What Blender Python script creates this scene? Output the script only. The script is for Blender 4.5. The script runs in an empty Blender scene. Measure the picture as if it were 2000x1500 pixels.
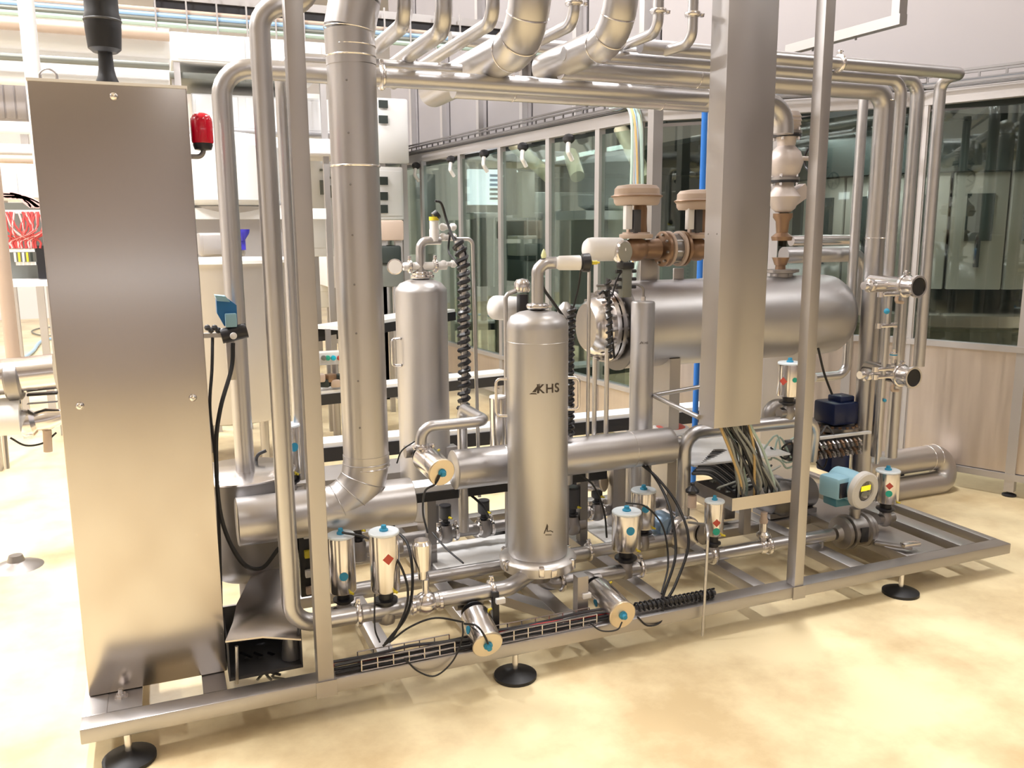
import bpy, bmesh, math, random
from mathutils import Vector, Matrix
random.seed(7)
S = bpy.context.scene
COL = S.collection
PI = math.pi
# ---------------------------------------------------------------- camera, world, lights, exposure
F = 1673.0
CAM = Vector((0, 0, 1.6))
RW = Matrix(((0.92507394, 0.07247129, -0.37280842),
             (-0.37973131, 0.15967982, -0.91121155),
             (-0.00650669, 0.98450509, 0.17523526)))
cd = bpy.data.cameras.new('camera')
cam = bpy.data.objects.new('camera', cd)
COL.objects.link(cam)
cd.sensor_width = 36
cd.lens = F / 2000 * 36
cd.clip_start = .05
cam.matrix_world = Matrix.Translation(CAM) @ RW.to_4x4()
S.camera = cam
wd = bpy.data.worlds.new('hall_world')
S.world = wd
wd.use_nodes = True
wd.node_tree.nodes['Background'].inputs[0].default_value = (.9, .92, 1, 1)
wd.node_tree.nodes['Background'].inputs[1].default_value = .35
S.view_settings.view_transform = 'Standard'
S.view_settings.look = 'None'
S.view_settings.gamma = 1
S.view_settings.use_curve_mapping = False
S.view_settings.exposure = -0.14


def area(loc, sx, sy, power, rot=(0, 0, 0), col=(1, .985, .985)):
    l = bpy.data.lights.new('area_light', 'AREA')
    l.shape = 'RECTANGLE'
    l.size, l.size_y = sx, sy
    l.energy = power
    l.color = col
    o = bpy.data.objects.new('area_light', l)
    o.location = loc
    o.rotation_euler = rot
    COL.objects.link(o)
    return o


LAMPS = [(-5.5, 2.6, 150), (-5, 7.5, 270), (-5, 11.5, 260), (-1.9, 4.0, 470), (3.0, 3.7, 230), (-.6, 8.2, 230), (-.6, 12.5, 260),
         (3.6, 7.2, 30), (6.8, .6, 60), (2.2, -1.6, 40), (5.5, 13, 90)]  # the lamp behind the camera is added to brighten the rear wall
for lx, ly, lp in LAMPS:
    area((lx, ly, 6.1), .25, 1.3, lp)


def P(px, py, x=None, y=None, z=None):
    """world point seen at a photograph pixel on a given real plane"""
    r = RW @ Vector((px - 1000, 750 - py, -F))
    if z is not None: t = (z - CAM.z) / r.z
    elif y is not None: t = (y - CAM.y) / r.y
    else: t = (x - CAM.x) / r.x
    return CAM + r * t


area((4.9, 5.0, 2.3), .2, 1.2, 14)  # unseen lights added to brighten the inside of the guard
area((3.7, 7.2, 2.3), .2, 2.0, 16)


# ---------------------------------------------------------------- materials
def mat(name, col, rough=.5, metal=0, noise=0, nscale=6, stretch=(1, 1, 1), bump=0, emit=None, es=1, coat=0, alpha=None, dirt=None, dscale=3):
    m = bpy.data.materials.new(name)
    m.use_nodes = True
    nt = m.node_tree
    b = nt.nodes['Principled BSDF']
    b.inputs['Base Color'].default_value = (*col, 1)
    b.inputs['Roughness'].default_value = rough
    b.inputs['Metallic'].default_value = metal
    if coat: b.inputs['Coat Weight'].default_value = coat
    if noise or bump or dirt:
        tc = nt.nodes.new('ShaderNodeTexCoord')
        mp = nt.nodes.new('ShaderNodeMapping')
        mp.inputs['Scale'].default_value = stretch
        nt.links.new(tc.outputs['Object'], mp.inputs['Vector'])
        nz = nt.nodes.new('ShaderNodeTexNoise')
        nz.inputs['Scale'].default_value = nscale
        nz.inputs['Detail'].default_value = 5
        nt.links.new(mp.outputs[0], nz.inputs['Vector'])
    if noise:
        mr = nt.nodes.new('ShaderNodeMapRange')
        mr.inputs[3].default_value = max(.02, rough - noise)
        mr.inputs[4].default_value = rough + noise
        nt.links.new(nz.outputs[0], mr.inputs[0])
        nt.links.new(mr.outputs[0], b.inputs['Roughness'])
        mx = nt.nodes.new('ShaderNodeMix')
        mx.data_type = 'RGBA'
        mx.inputs[6].default_value = (*[c * (1 - noise * .7) for c in col], 1)
        mx.inputs[7].default_value = (*[min(1, c * (1 + noise * .5)) for c in col], 1)
        nt.links.new(nz.outputs[0], mx.inputs[0])
        nt.links.new(mx.outputs[2], b.inputs['Base Color'])
    if dirt:
        n2 = nt.nodes.new('ShaderNodeTexNoise')
        n2.inputs['Scale'].default_value = dscale
        n2.inputs['Detail'].default_value = 7
        nt.links.new(tc.outputs['Object'], n2.inputs['Vector'])
        rp = nt.nodes.new('ShaderNodeValToRGB')
        rp.color_ramp.elements[0].position = .42
        rp.color_ramp.elements[0].color = (*dirt, 1)
        rp.color_ramp.elements[1].position = .62
        rp.color_ramp.elements[1].color = (*col, 1)
        nt.links.new(n2.outputs[0], rp.inputs[0])
        nt.links.new(rp.outputs[0], b.inputs['Base Color'])
    if bump:
        bp = nt.nodes.new('ShaderNodeBump')
        bp.inputs['Strength'].default_value = bump
        bp.inputs['Distance'].default_value = .004
        nt.links.new(nz.outputs[0], bp.inputs['Height'])
        nt.links.new(bp.outputs[0], b.inputs['Normal'])
    if emit:
        b.inputs['Emission Color'].default_value = (*emit, 1)
        b.inputs['Emission Strength'].default_value = es
    return m


def glassmat(name, tint, gloss=.12, rough=.02):
    m = bpy.data.materials.new(name)
    m.use_nodes = True
    nt = m.node_tree
    nt.nodes.remove(nt.nodes['Principled BSDF'])
    out = nt.nodes['Material Output']
    t = nt.nodes.new('ShaderNodeBsdfTransparent'); t.inputs[0].default_value = (*tint, 1)
    g = nt.nodes.new('ShaderNodeBsdfGlossy'); g.inputs['Roughness'].default_value = rough
    g.inputs[0].default_value = (.9, 1, .97, 1)
    lw = nt.nodes.new('ShaderNodeLayerWeight'); lw.inputs[0].default_value = .35
    mr = nt.nodes.new('ShaderNodeMapRange'); mr.inputs[3].default_value = gloss; mr.inputs[4].default_value = .4
    nt.links.new(lw.outputs['Fresnel'], mr.inputs[0])
    mx = nt.nodes.new('ShaderNodeMixShader')
    nt.links.new(mr.outputs[0], mx.inputs[0])
    nt.links.new(t.outputs[0], mx.inputs[1]); nt.links.new(g.outputs[0], mx.inputs[2])
    nt.links.new(mx.outputs[0], out.inputs[0])
    return m


STEEL = mat('brushed_steel_sheet', (.58, .545, .525), .23, 1, .03, 1.5)
FRAME = mat('satin_steel_frame', (.47, .45, .445), .42, 1, .08, 7, (1, 1, 1), .03)
PIPE = mat('satin_steel_pipe', (.55, .54, .545), .34, 1, .07, 9)
POLI = mat('polished_steel', (.76, .735, .73), .2, 1, .04, 12)
JACKET = mat('insulation_jacket_steel', (.545, .53, .53), .36, 1, .07, 4, (1, 1, 1), .06)
VESSEL = mat('bead_blasted_steel', (.55, .54, .545), .42, 1, .05, 8)
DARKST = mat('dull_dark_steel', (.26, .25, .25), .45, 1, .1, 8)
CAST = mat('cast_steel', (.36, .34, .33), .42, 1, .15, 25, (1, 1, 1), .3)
BLACK = mat('black_rubber', (.012, .012, .014), .5)
BLACKP = mat('black_plastic', (.02, .02, .024), .35)
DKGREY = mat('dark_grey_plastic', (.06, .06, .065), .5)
WHITE = mat('white_enamel', (.82, .82, .82), .3)
WHITEP = mat('white_plastic', (.85, .83, .82), .35)
CAPM = mat('pale_blue_cap', (.76, .83, .88), .3, .1)
MATF = mat('satin_plate', (.78, .76, .75), .38, 1, .05, 9)
LOWP = mat('brushed_guard_panel', (.66, .58, .52), .42, .85, .16, 3, (9, 9, .5))
CAPT = mat('tan_reflecting_cap', (.8, .7, .55), .38, 1)
BLUE = mat('blue_sticker', (.03, .3, .5), .5)
BLUEP = mat('blue_plastic', (.02, .12, .4), .4)
NAVY = mat('navy_motor_paint', (.008, .02, .09), .35)
LBLUE = mat('light_blue_enamel', (.28, .5, .62), .35)
DBLUE = mat('deep_blue_sensor', (.01, .16, .42), .35)
RED = mat('red_lens', (.55, .0, .02), .15, emit=None, coat=.5)
REDS = mat('red_sticker', (.55, .08, .05), .5)
GREENS = mat('green_sticker', (.02, .4, .28), .5)
YEL = mat('yellow_fitting', (.75, .62, .05), .4)
CREAM = mat('cream_brown_paint', (.55, .43, .35), .42, .0, .1, 8)
BRONZE = mat('brown_bronze_paint', (.27, .165, .1), .36, .4, .12, 9)
WBEL = mat('pale_pinkish_casting', (.6, .53, .5), .45, .3, .12, 12)
CABG = mat('grey_green_cable', (.32, .33, .3), .5)
CABL = mat('pale_green_tube', (.45, .58, .52), .4)
CABY = mat('ochre_tube', (.6, .42, .18), .4)
CABB = mat('bright_blue_tube', (.02, .16, .55), .35)
CABR = mat('red_wire', (.5, .06, .06), .5)
CABP = mat('pink_wire', (.8, .5, .5), .5)
CABS = mat('sky_blue_hose', (.35, .55, .8), .4)
DISP = mat('yellow_lcd', (.9, .75, .02), .4, emit=(1, .8, .02), es=.7)
GLASSD = mat('dark_display_glass', (.02, .02, .03), .08)
FLOOR = mat('cream_epoxy_floor', (.80, .64, .34), .3, 0, .06, 2.2, (1, 1, 1), .03, dirt=None)
WALLG = mat('light_grey_wall_panel', (.42, .39, .4), .5, 0, .04, 2)
WALLR = mat('brown_grey_wall', (.36, .32, .31), .6)
WALLS = mat('side_wall_grey', (.3, .28, .28), .6)
GLOWST = mat('rear_glow_strip', (.8, .85, .9), .4, emit=(.9, .95, 1), es=3.0)  # glow for the added strip on the rear wall
WALLW = mat('white_wall_panel', (.82, .8, .82), .5)
CEIL = mat('ceiling_paint', (.85, .83, .85), .7)
PANEL = mat('steel_wall_panel', (.5, .47, .47), .5, .8, .06, 4)
PANELD = mat('steel_housing_panel', (.36, .34, .355), .5, .3, .06, 4)
MGREY = mat('machine_grey_green', (.2, .21, .19), .45, .3, .1, 3)
MPAN = mat('machine_tan_grey_panel', (.42, .4, .36), .45, .3, .1, 3)
YCH = mat('pale_yellow_plastic', (.6, .57, .4), .5)
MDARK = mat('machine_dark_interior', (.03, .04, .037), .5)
MLIGHT = mat('machine_light_steel', (.52, .5, .5), .4, .6, .06, 4)
GLASS = glassmat('guard_glass', (.74, .8, .77), .05)
GLASSG = glassmat('gauge_glass', (.9, .92, .92), .1)
LAMP = mat('lamp_diffuser', (1, 1, 1), .5, emit=(1, .97, .94), es=7)
LOGO = mat('engraved_dark_brown', (.06, .045, .035), .6)
DUCTM = mat('zinc_duct_sheet', (.49, .47, .465), .4, 1, .09, 7, (1, 1, .5), .04)

# floor dirt: irregular brownish stains mixed into the epoxy colour
nt = FLOOR.node_tree
bs = nt.nodes['Principled BSDF']
tc = nt.nodes.new('ShaderNodeTexCoord')
n1 = nt.nodes.new('ShaderNodeTexNoise'); n1.inputs['Scale'].default_value = 1.6; n1.inputs['Detail'].default_value = 8; n1.inputs['Roughness'].default_value = .62
nt.links.new(tc.outputs['Object'], n1.inputs['Vector'])
rp = nt.nodes.new('ShaderNodeValToRGB')
rp.color_ramp.elements[0].position = .36; rp.color_ramp.elements[0].color = (.6, .46, .26, 1)
rp.color_ramp.elements[1].position = .56; rp.color_ramp.elements[1].color = (.84, .71, .45, 1)
nt.links.new(n1.outputs[0], rp.inputs[0]); nt.links.new(rp.outputs[0], bs.inputs['Base Color'])

# ---------------------------------------------------------------- geometry helpers
OFF = {}


def frame_of(d):
    d = Vector(d).normalized()
    a = Vector((0, 0, 1)) if abs(d.z) < .95 else Vector((1, 0, 0))
    u = a.cross(d).normalized()
    v = d.cross(u)
    return u, v, d


def fillet(pts, R, n=7):
    pts = [Vector(p) for p in pts]
    if R <= 0 or len(pts) < 3: return pts
    out = [pts[0]]
    for i in range(1, len(pts) - 1):
        a, b, c = pts[i - 1], pts[i], pts[i + 1]
        u = (a - b); w = (c - b)
        lu, lw = u.length, w.length
        if lu < 1e-6 or lw < 1e-6: continue
        u.normalize(); w.normalize()
        ang = u.angle(w)
        if ang > PI - .03: out.append(b); continue
        t = R / math.tan(ang / 2)
        t = min(t, lu * .49 if i > 1 else lu * .95, lw * .49 if i < len(pts) - 2 else lw * .95)
        r = t * math.tan(ang / 2)
        p0 = b + u * t
        p1 = b + w * t
        ctr = b + (u + w).normalized() * (r / math.sin(ang / 2))
        v0 = p0 - ctr; v1 = p1 - ctr
        om = v0.angle(v1)
        for k in range(n + 1):
            s = k / n
            out.append(ctr + (v0 * math.sin((1 - s) * om) + v1 * math.sin(s * om)) / math.sin(om))
    out.append(pts[-1])
    return out


def spline(pts, n=8):
    pts = [Vector(p) for p in pts]
    q = [pts[0] * 2 - pts[1]] + pts + [pts[-1] * 2 - pts[-2]]
    out = []
    for i in range(1, len(q) - 2):
        a, b, c, d = q[i - 1:i + 3]
        for k in range(n):
            t = k / n
            out.append(.5 * ((2 * b) + (c - a) * t + (2 * a - 5 * b + 4 * c - d) * t * t + (3 * b - a - 3 * c + d) * t ** 3))
    out.append(pts[-1])
    return out


class M:
    def __init__(s):
        s.v = []; s.f = []

    def add(s, vs, fs):
        n = len(s.v)
        s.v += [Vector(v) for v in vs]
        s.f += [tuple(n + i for i in f) for f in fs]
        return s

    def box(s, a, b, bev=0):
        """axis aligned box between corners, optional chamfer"""
        x0, x1 = sorted((a[0], b[0])); y0, y1 = sorted((a[1], b[1])); z0, z1 = sorted((a[2], b[2]))
        return s.obox(Vector(((x0 + x1) / 2, (y0 + y1) / 2, (z0 + z1) / 2)), (x1 - x0, y1 - y0, z1 - z0), Matrix.Identity(3), bev)

    def obox(s, c, size, rot=None, bev=0):
        rot = rot or Matrix.Identity(3)
        hx, hy, hz = [k / 2 for k in size]
        e = min(bev, hx * .9, hy * .9, hz * .9)
        if e <= 0:
            vs = [(i * hx, j * hy, k * hz) for k in (-1, 1) for j in (-1, 1) for i in (-1, 1)]
            fs = [(0, 2, 3, 1), (4, 5, 7, 6), (0, 1, 5, 4), (2, 6, 7, 3), (0, 4, 6, 2), (1, 3, 7, 5)]
        else:
            bm = bmesh.new()
            bmesh.ops.create_cube(bm, size=2)
            for v in bm.verts: v.co = Vector((v.co.x * hx, v.co.y * hy, v.co.z * hz))
            bmesh.ops.bevel(bm, geom=bm.edges[:], offset=e, segments=2, profile=.5, affect='EDGES')
            bm.verts.index_update()
            vs = [v.co.copy() for v in bm.verts]; fs = [[v.index for v in f.verts] for f in bm.faces]
            bm.free()
        return s.add([rot @ Vector(v) + Vector(c) for v in vs], fs)

    def beam(s, p0, p1, w, h, up=(0, 0, 1)):
        """rectangular bar along p0-p1, w sideways, h along up"""
        p0 = Vector(p0); p1 = Vector(p1)
        d = (p1 - p0); L = d.length; d.normalize()
        u = d.cross(Vector(up)).normalized(); v = u.cross(d)
        R = Matrix((u, d, v)).transposed()
        return s.obox((p0 + p1) / 2, (w, L, h), R)

    def lathe(s, o, d, prof, n=24, a0=0, a1=2 * PI):
        """profile [(t along axis, radius)] around axis d from o"""
        o = Vector(o)
        u, v, d = frame_of(d)
        full = abs(a1 - a0 - 2 * PI) < 1e-6
        m = n if full else n + 1
        vs = []
        for t, r in prof:
            for k in range(m):
                a = a0 + (a1 - a0) * k / n
                vs.append(o + d * t + (u * math.cos(a) + v * math.sin(a)) * max(r, 1e-5))
        fs = []
        for i in range(len(prof) - 1):
            for k in range(n):
                j = (k + 1) % m
                fs.append((i * m + k, i * m + j, (i + 1) * m + j, (i + 1) * m + k))
        if full:
            if prof[0][1] > 1e-4: fs.append(tuple(reversed(range(m))))
            if prof[-1][1] > 1e-4: fs.append(tuple((len(prof) - 1) * m + k for k in range(m)))
        return s.add(vs, fs)

    def cyl(s, p0, p1, r, r1=None, n=20):
        p0 = Vector(p0); p1 = Vector(p1)
        return s.lathe(p0, p1 - p0, [(0, r), ((p1 - p0).length, r if r1 is None else r1)], n)

    def tube(s, pts, r, R=0, n=14, hollow=False):
        pts = fillet(pts, R)
        q = [pts[0]]
        for p in pts[1:]:
            if (p - q[-1]).length > 1e-5: q.append(p)
        pts = q
        ts = []
        for i in range(len(pts)):
            a = pts[max(i - 1, 0)]; b = pts[min(i + 1, len(pts) - 1)]
            ts.append((b - a).normalized())
        u, v, _ = frame_of(ts[0])
        vs = []; fs = []
        for i, p in enumerate(pts):
            if i:
                ax = ts[i - 1].cross(ts[i])
                if ax.length > 1e-7:
                    q = Matrix.Rotation(ts[i - 1].angle(ts[i]), 3, ax.normalized())
                    u = q @ u
                u = (u - ts[i] * u.dot(ts[i])).normalized()
            v = ts[i].cross(u)
            # keep bend width
            for k in range(n):
                a = 2 * PI * k / n
                vs.append(p + (u * math.cos(a) + v * math.sin(a)) * r)
        for i in range(len(pts) - 1):
            for k in range(n):
                j = (k + 1) % n
                fs.append((i * n + k, i * n + j, (i + 1) * n + j, (i + 1) * n + k))
        if not hollow:
            fs.append(tuple(reversed(range(n))))
            fs.append(tuple((len(pts) - 1) * n + k for k in range(n)))
        return s.add(vs, fs)

    def ring(s, c, d, R, r, n=28, m=6):
        prof = [(r * math.sin(2 * PI * k / m), R + r * math.cos(2 * PI * k / m)) for k in range(m + 1)]
        u = Vector(d).normalized()
        o = Vector(c)
        i0 = len(s.f)
        s.lathe(o, u, prof, n)
        del s.f[-2:]
        return s

    def sphere(s, c, r, n=14, sc=(1, 1, 1)):
        vs = []; fs = []
        m = n // 2
        for i in range(m + 1):
            th = PI * i / m
            for k in range(n):
                a = 2 * PI * k / n
                vs.append(Vector(c) + Vector((sc[0] * math.sin(th) * math.cos(a), sc[1] * math.sin(th) * math.sin(a), sc[2] * math.cos(th))) * r)
        for i in range(m):
            for k in range(n):
                j = (k + 1) % n
                fs.append((i * n + k, (i + 1) * n + k, (i + 1) * n + j, i * n + j))
        return s.add(vs, fs)

    def prism(s, poly, off):
        """poly: list of 3D points (planar), extruded by off"""
        n = len(poly); off = Vector(off)
        vs = [Vector(p) for p in poly] + [Vector(p) + off for p in poly]
        fs = [tuple(reversed(range(n))), tuple(range(n, 2 * n))]
        fs += [(k, (k + 1) % n, n + (k + 1) % n, n + k) for k in range(n)]
        return s.add(vs, fs)

    def build(s, name, mt, parent=None, label=None, smooth=True):
        me = bpy.data.meshes.new(name)
        off = Vector((0, 0, 0))
        if parent is not None: off = OFF[parent.name]
        me.from_pydata([v - off for v in s.v], [], s.f)
        me.validate()
        bm = bmesh.new(); bm.from_mesh(me)
        bmesh.ops.recalc_face_normals(bm, faces=bm.faces)
        bm.to_mesh(me); bm.free()
        if smooth:
            me.shade_smooth()
            me.set_sharp_from_angle(angle=.65)
        me.materials.append(mt)
        o = bpy.data.objects.new(name, me)
        COL.objects.link(o)
        OFF[o.name] = off
        if parent is not None: o.parent = parent
        if label: o['label'] = label
        return o


def thing(name, label, cat, loc, group=None):
    o = bpy.data.objects.new(name, None)
    COL.objects.link(o)
    o.location = loc
    o.empty_display_size = .05
    OFF[o.name] = Vector(loc)
    o['label'] = label; o['category'] = cat
    if group: o['group'] = group
    return o


def tag(o, label, cat, group=None, kind=None):
    o['label'] = label; o['category'] = cat
    if group: o['group'] = group
    if kind: o['kind'] = kind
    return o


def struct(name, mb, mt, parent=None, smooth=False):
    o = mb.build(name, mt, parent, smooth=smooth)
    if parent is None: o['kind'] = 'structure'
    return o


def clamp_ring(c, d, r, parent, name='clamp'):
    """tri-clamp: two flared ferrules with a wing nut"""
    u, v, d = frame_of(d)
    m = M().lathe(Vector(c) - d * .012, d, [(0, r), (.004, r + .010), (.009, r + .013), (.015, r + .013), (.020, r + .010), (.024, r)], 18)
    q = Vector(c) + v * (r + .018)
    m.obox(q, (.014, .022, .014), Matrix((u, v, d)).transposed(), .002)
    m.cyl(q - u * .02, q + u * .02, .0035, n=6)
    return m.build(name, POLI, parent)


def bands(parent, pts, d, R, name='jacket_band', w=.0025, mt=None):
    for p in pts:
        M().ring(p, d, R + .0005, w).build(name, mt or POLI, parent)


def pipe(name, label, pts, r, R=None, mt=None, clamps=(), rings=(), cat='pipe', group=None, n=18, support=None):
    """one pipe run: thing with its tube, clamps [(point, dir)], seam rings [(point,dir)]"""
    pts = [Vector(p) for p in pts]
    t = thing(name, label, cat, pts[0], group)
    M().tube(pts, r, r * 2.6 if R is None else R, n).build('tube', mt or PIPE, t)
    for c, d in clamps: clamp_ring(c, d, r, t)
    for c, d in rings: M().ring(c, d, r + .0005, .003).build('jacket_band', POLI, t)
    return t


def patch(o, axis, R, ang, h, rx, rz, n=14, diamond=False):
    """disc shaped sticker wrapped on a cylinder (axis unit vector, o on axis) ; ang = direction vector"""
    m = M()
    axis = Vector(axis).normalized()
    a = Vector(ang); a = (a - axis * a.dot(axis)).normalized()
    b = axis.cross(a)
    c0 = Vector(o) + axis * h
    vs = []
    k2 = 4 if diamond else n
    for ring_i in range(4):
        s = ring_i / 3
        for k in range(k2):
            th = 2 * PI * k / k2
            x = math.cos(th) * rx * s; z = math.sin(th) * rz * s
            al = x / R
            vs.append(c0 + axis * z + (a * math.cos(al) + b * math.sin(al)) * (R + .0012))
    fs = []
    for i in range(3):
        for k in range(k2):
            j = (k + 1) % k2
            fs.append((i * k2 + k, (i + 1) * k2 + k, (i + 1) * k2 + j, i * k2 + j))
    return m.add(vs, fs)


def cable(name, label, pts, r, mt=None, group=None, cat='cable', n=6, seg=7):
    o = M().tube(spline(pts, seg), r, 0, n).build(name, mt or BLACK)
    return tag(o, label, cat, group)


def valve(label, base, up=(0, 0, 1), r=.04, h=.17, neck=.045, stick=None, cap=None, plug=True, fit=True, body=.03, bodydir=(1, 0, 0), act=None, name='pneumatic_valve', sa=None):
    """pneumatic seat valve: body on the pipe, black yoke, steel actuator cylinder, cap disc, plug, fitting, sticker"""
    base = Vector(base); u, v, d = frame_of(up)
    t = thing(name, label, 'valve', base)
    bm = M().lathe(base - d * body * 1.3, d, [(0, body * .5), (body * .25, body * .95), (body * 1.2, body * 1.15), (body * 2.1, body * .9), (body * 2.5, body * .75)], 18)
    bd = Vector(bodydir).normalized()
    bm.cyl(base - bd * body * 1.7, base + bd * body * 1.7, body * .85, n=16)
    bm.build('valve_body', CAST, t)
    q = base + d * body * 1.2
    y = M().lathe(q, d, [(0, r * .55), (neck * .2, r * .55), (neck * .25, r * .8), (neck * .4, r * .8), (neck * .45, r * .5), (neck, r * .5)], 16)
    y.build('yoke', BLACKP, t)
    q = q + d * neck
    a = M().lathe(q, d, [(0, r * .7), (.006, r * .96), (.012, r), (h - .008, r), (h - .003, r * .985)], 28).build('actuator', act or POLI, t)
    q2 = q + d * (h - .003)
    M().lathe(q2, d, [(0, r * 1.03), (.006, r * 1.03), (.009, r * .98)], 28).build('end_cap', cap or CAPM, t)
    q3 = q2 + d * .009
    if plug:
        pl = M().lathe(q3, d, [(0, r * .3), (.006, r * .3), (.008, r * .2), (.02, r * .17)], 12).build('indicator_plug', BLUE, t)
    if fit:
        w = u * .7 + v * .3
        f0 = q + d * .012 + w * r
        M().cyl(f0, f0 + w * .018, .006, n=8).cyl(f0 + w * .016, f0 + w * .034, .0045, n=8).build('air_fitting', YEL, t)
    cd_ = (CAM - q)
    if stick:
        for kind, hh, sz, da in stick:
            dirn = Matrix.Rotation(da, 3, d) @ cd_
            mt = {'b': BLUE, 'r': REDS, 'g': GREENS}[kind]
            patch(q, d, r, dirn, h * hh, sz, sz, diamond=(kind == 'r')).build('sticker', mt, a)
    return t, q, q2, d


# ================================================================ SETTING
EN = [Vector((2.45, 11.2, 0)), Vector((3.16, 5.36, 0)), Vector((4.42, 4.09, 0)), Vector((5.3, 2.1, 0))]
struct('floor', M().box((-11, -5, -.1), (10, 19, 0)), FLOOR)
struct('wall_back', M().box((-11, 18.8, 0), (10, 19, 6.6)), WALLW)
struct('wall_left', M().box((-11, -5, 0), (-10.8, 19, 6.6)), WALLW)
struct('wall_right', M().box((9.8, -5, 0), (10, 19, 6.6)), WALLS)
struct('wall_rear', M().box((-11, -5, 0), (10, -4.8, 6.6)), WALLR)
w_ = struct('added_glow_strip', M().box((-6, -4.8, 2.22), (6, -4.77, 2.36)), GLOWST)  # unseen glowing strip, added to give the cabinet its highlight band
struct('ceiling', M().box((-11, -5, 6.6), (10, 19, 6.7)), CEIL)
for lx, ly, lp in LAMPS:
    t = thing('ceiling_light', 'long strip light hanging under the hall ceiling above the machines', 'light', (lx, ly, 6.13), 'ceiling strip lights')
    M().box((lx - .3, ly - 1.35, 6.16), (lx + .3, ly + 1.35, 6.24), .01).build('housing', WHITE, t)
    M().box((lx - .26, ly - 1.3, 6.14), (lx + .26, ly + 1.3, 6.16)).build('diffuser', LAMP, t)

# ================================================================ SKID FRAME
Z0, Z1 = .09, .14
t = thing('skid_frame', 'long low steel base frame on round feet carrying all the pipework', 'frame', (1.6, 2.66, 0))
SK = t
M().box((-.317, 2.66, Z0), (3.62, 2.735, Z1), .004).build('front_rail', FRAME, t)
M().box((-.317, 4.02, Z0), (3.62, 4.09, Z1), .004).build('back_rail', FRAME, t)
for x0, x1 in ((3.575, 3.62), (3.38, 3.48), (3.05, 3.29), (2.72, 2.8), (1.33, 1.40), (.62, .68)):
    M().box((x0, 2.735, Z0), (x1, 4.02, Z1), .003).build('cross_rail', FRAME, t)
M().box((-.317, 2.735, Z0), (-.245, 4.02, Z1), .003).build('cross_rail', FRAME, t)
M().box((-.245, 2.735, Z1 - .012), (-.145, 4.02, Z1)).build('cross_plate', FRAME, t)
M().box((.037, 2.735, Z1 - .012), (.11, 4.02, Z1)).build('cross_plate', FRAME, t)
# diagonal brace below first filter housing
M().beam((1.02, 3.42, .118), (1.42, 2.75, .118), .06, .04).build('brace', FRAME, t)
M().box((-.245, 3.36, Z0), (3.575, 3.42, Z1 - .005), .003).build('added_shading_rail', FRAME, t)  # rail added to cast more shade under the skid
for x0 in (.98, 1.75, 2.2):  # more cross rails added to shade the floor below
    M().box((x0, 2.735, Z0), (x0 + .06, 4.02, Z1), .003).build('cross_rail', FRAME, t)
M().box((1.395, 2.76, .14), (1.44, 2.8, .30)).build('support_stub', FRAME, t)
for fx, fy in ((-.19, 2.675), (1.1, 2.675), (2.96, 2.675), (-.1, 4.05), (1.6, 4.05), (3.3, 4.05)):
    f = M().lathe((fx, fy, 0), (0, 0, 1), [(0, .078), (.012, .078), (.02, .06), (.03, .022), (.034, .012)], 28).build('foot', BLACK, t)
    M().cyl((fx, fy, .03), (fx, fy, .1), .011, n=10).build('foot_spindle', POLI, f)
bolt = P(237, 1362, z=.14)
bt = M().lathe(bolt, (0, 0, 1), [(0, .022), (.004, .022), (.004, .015), (.014, .015)], 6)
bt.lathe(bolt + Vector((0, 0, .014)), (0, 0, 1), [(0, .009), (.016, .008), (.018, .0)], 10)
bt.build('anchor_bolt', POLI, t)
# posts
for x0, nm in ((.391, 'left'), (2.349, 'right')):
    w = .053 if nm == 'left' else .047
    tp = thing('frame_post', {'left': 'square steel post rising from the base frame beside the bent pipe near the cabinet',
                              'right': 'square steel post rising from the base frame right of the hanging cable duct'}[nm], 'post', (x0 + w / 2, 2.69, Z1))
    M().box((x0, 2.66, Z0 + .005), (x0 + w, 2.713, 3.0), .003).build('column', FRAME, tp)
    M().box((x0 - .008, 2.655, Z1 - .055), (x0 + w + .008, 2.66, Z1 + .0)).build('weld_seam', FRAME, tp)

# ================================================================ CABINET
cx0, cx1, cy, cz0, cz1 = -.303, .119, 2.853, .142, 2.034
t = thing('control_cabinet', 'tall narrow brushed steel cabinet standing at the left end of the frame', 'cabinet', ((cx0 + cx1) / 2, cy + .12, cz0))
M().box((cx0, cy, cz0), (cx1, cy + .24, cz1), .004).build('body', STEEL, t)
M().box((cx0 - .002, cy - .002, cz1 - .006), (cx1 + .002, cy + .242, cz1 + .002)).build('top_highlight_sheet', WHITEP, t)  # white instead of steel, imitating the highlight along the top edge
for q in ((222, 188), (156, 793), (377, 777)):
    c = P(*q, y=cy)
    M().lathe(c, (0, -1, 0), [(0, .012), (.002, .012), (.006, .009), (.008, .004), (.006, .0)], 16).build('screw', POLI, t)
g = P(210, 158, y=cy + .1)
hz = thing('cable_hose', 'black cable hose dropping through a gland onto the tall cabinet top', 'hose', (g.x, g.y, cz1))
M().lathe((g.x, g.y, cz1 + .002), (0, 0, 1), [(0, .036), (.006, .036), (.03, .026), (.05, .022), (.09, .02), (.1, .02)], 18).build('gland', BLACK, hz)
M().lathe((g.x, g.y, cz1 + .1), (0, 0, 1), [(0, .034), (.01, .046), (.06, .05), (.1, .052), (.11, .047), (.16, .047), (.8, .047)], 20).build('sleeve', BLACK, hz)
M().ring((g.x, g.y, cz1 + .19), (0, 0, 1), .05, .004).build('hose_clip', DKGREY, hz)
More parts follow.
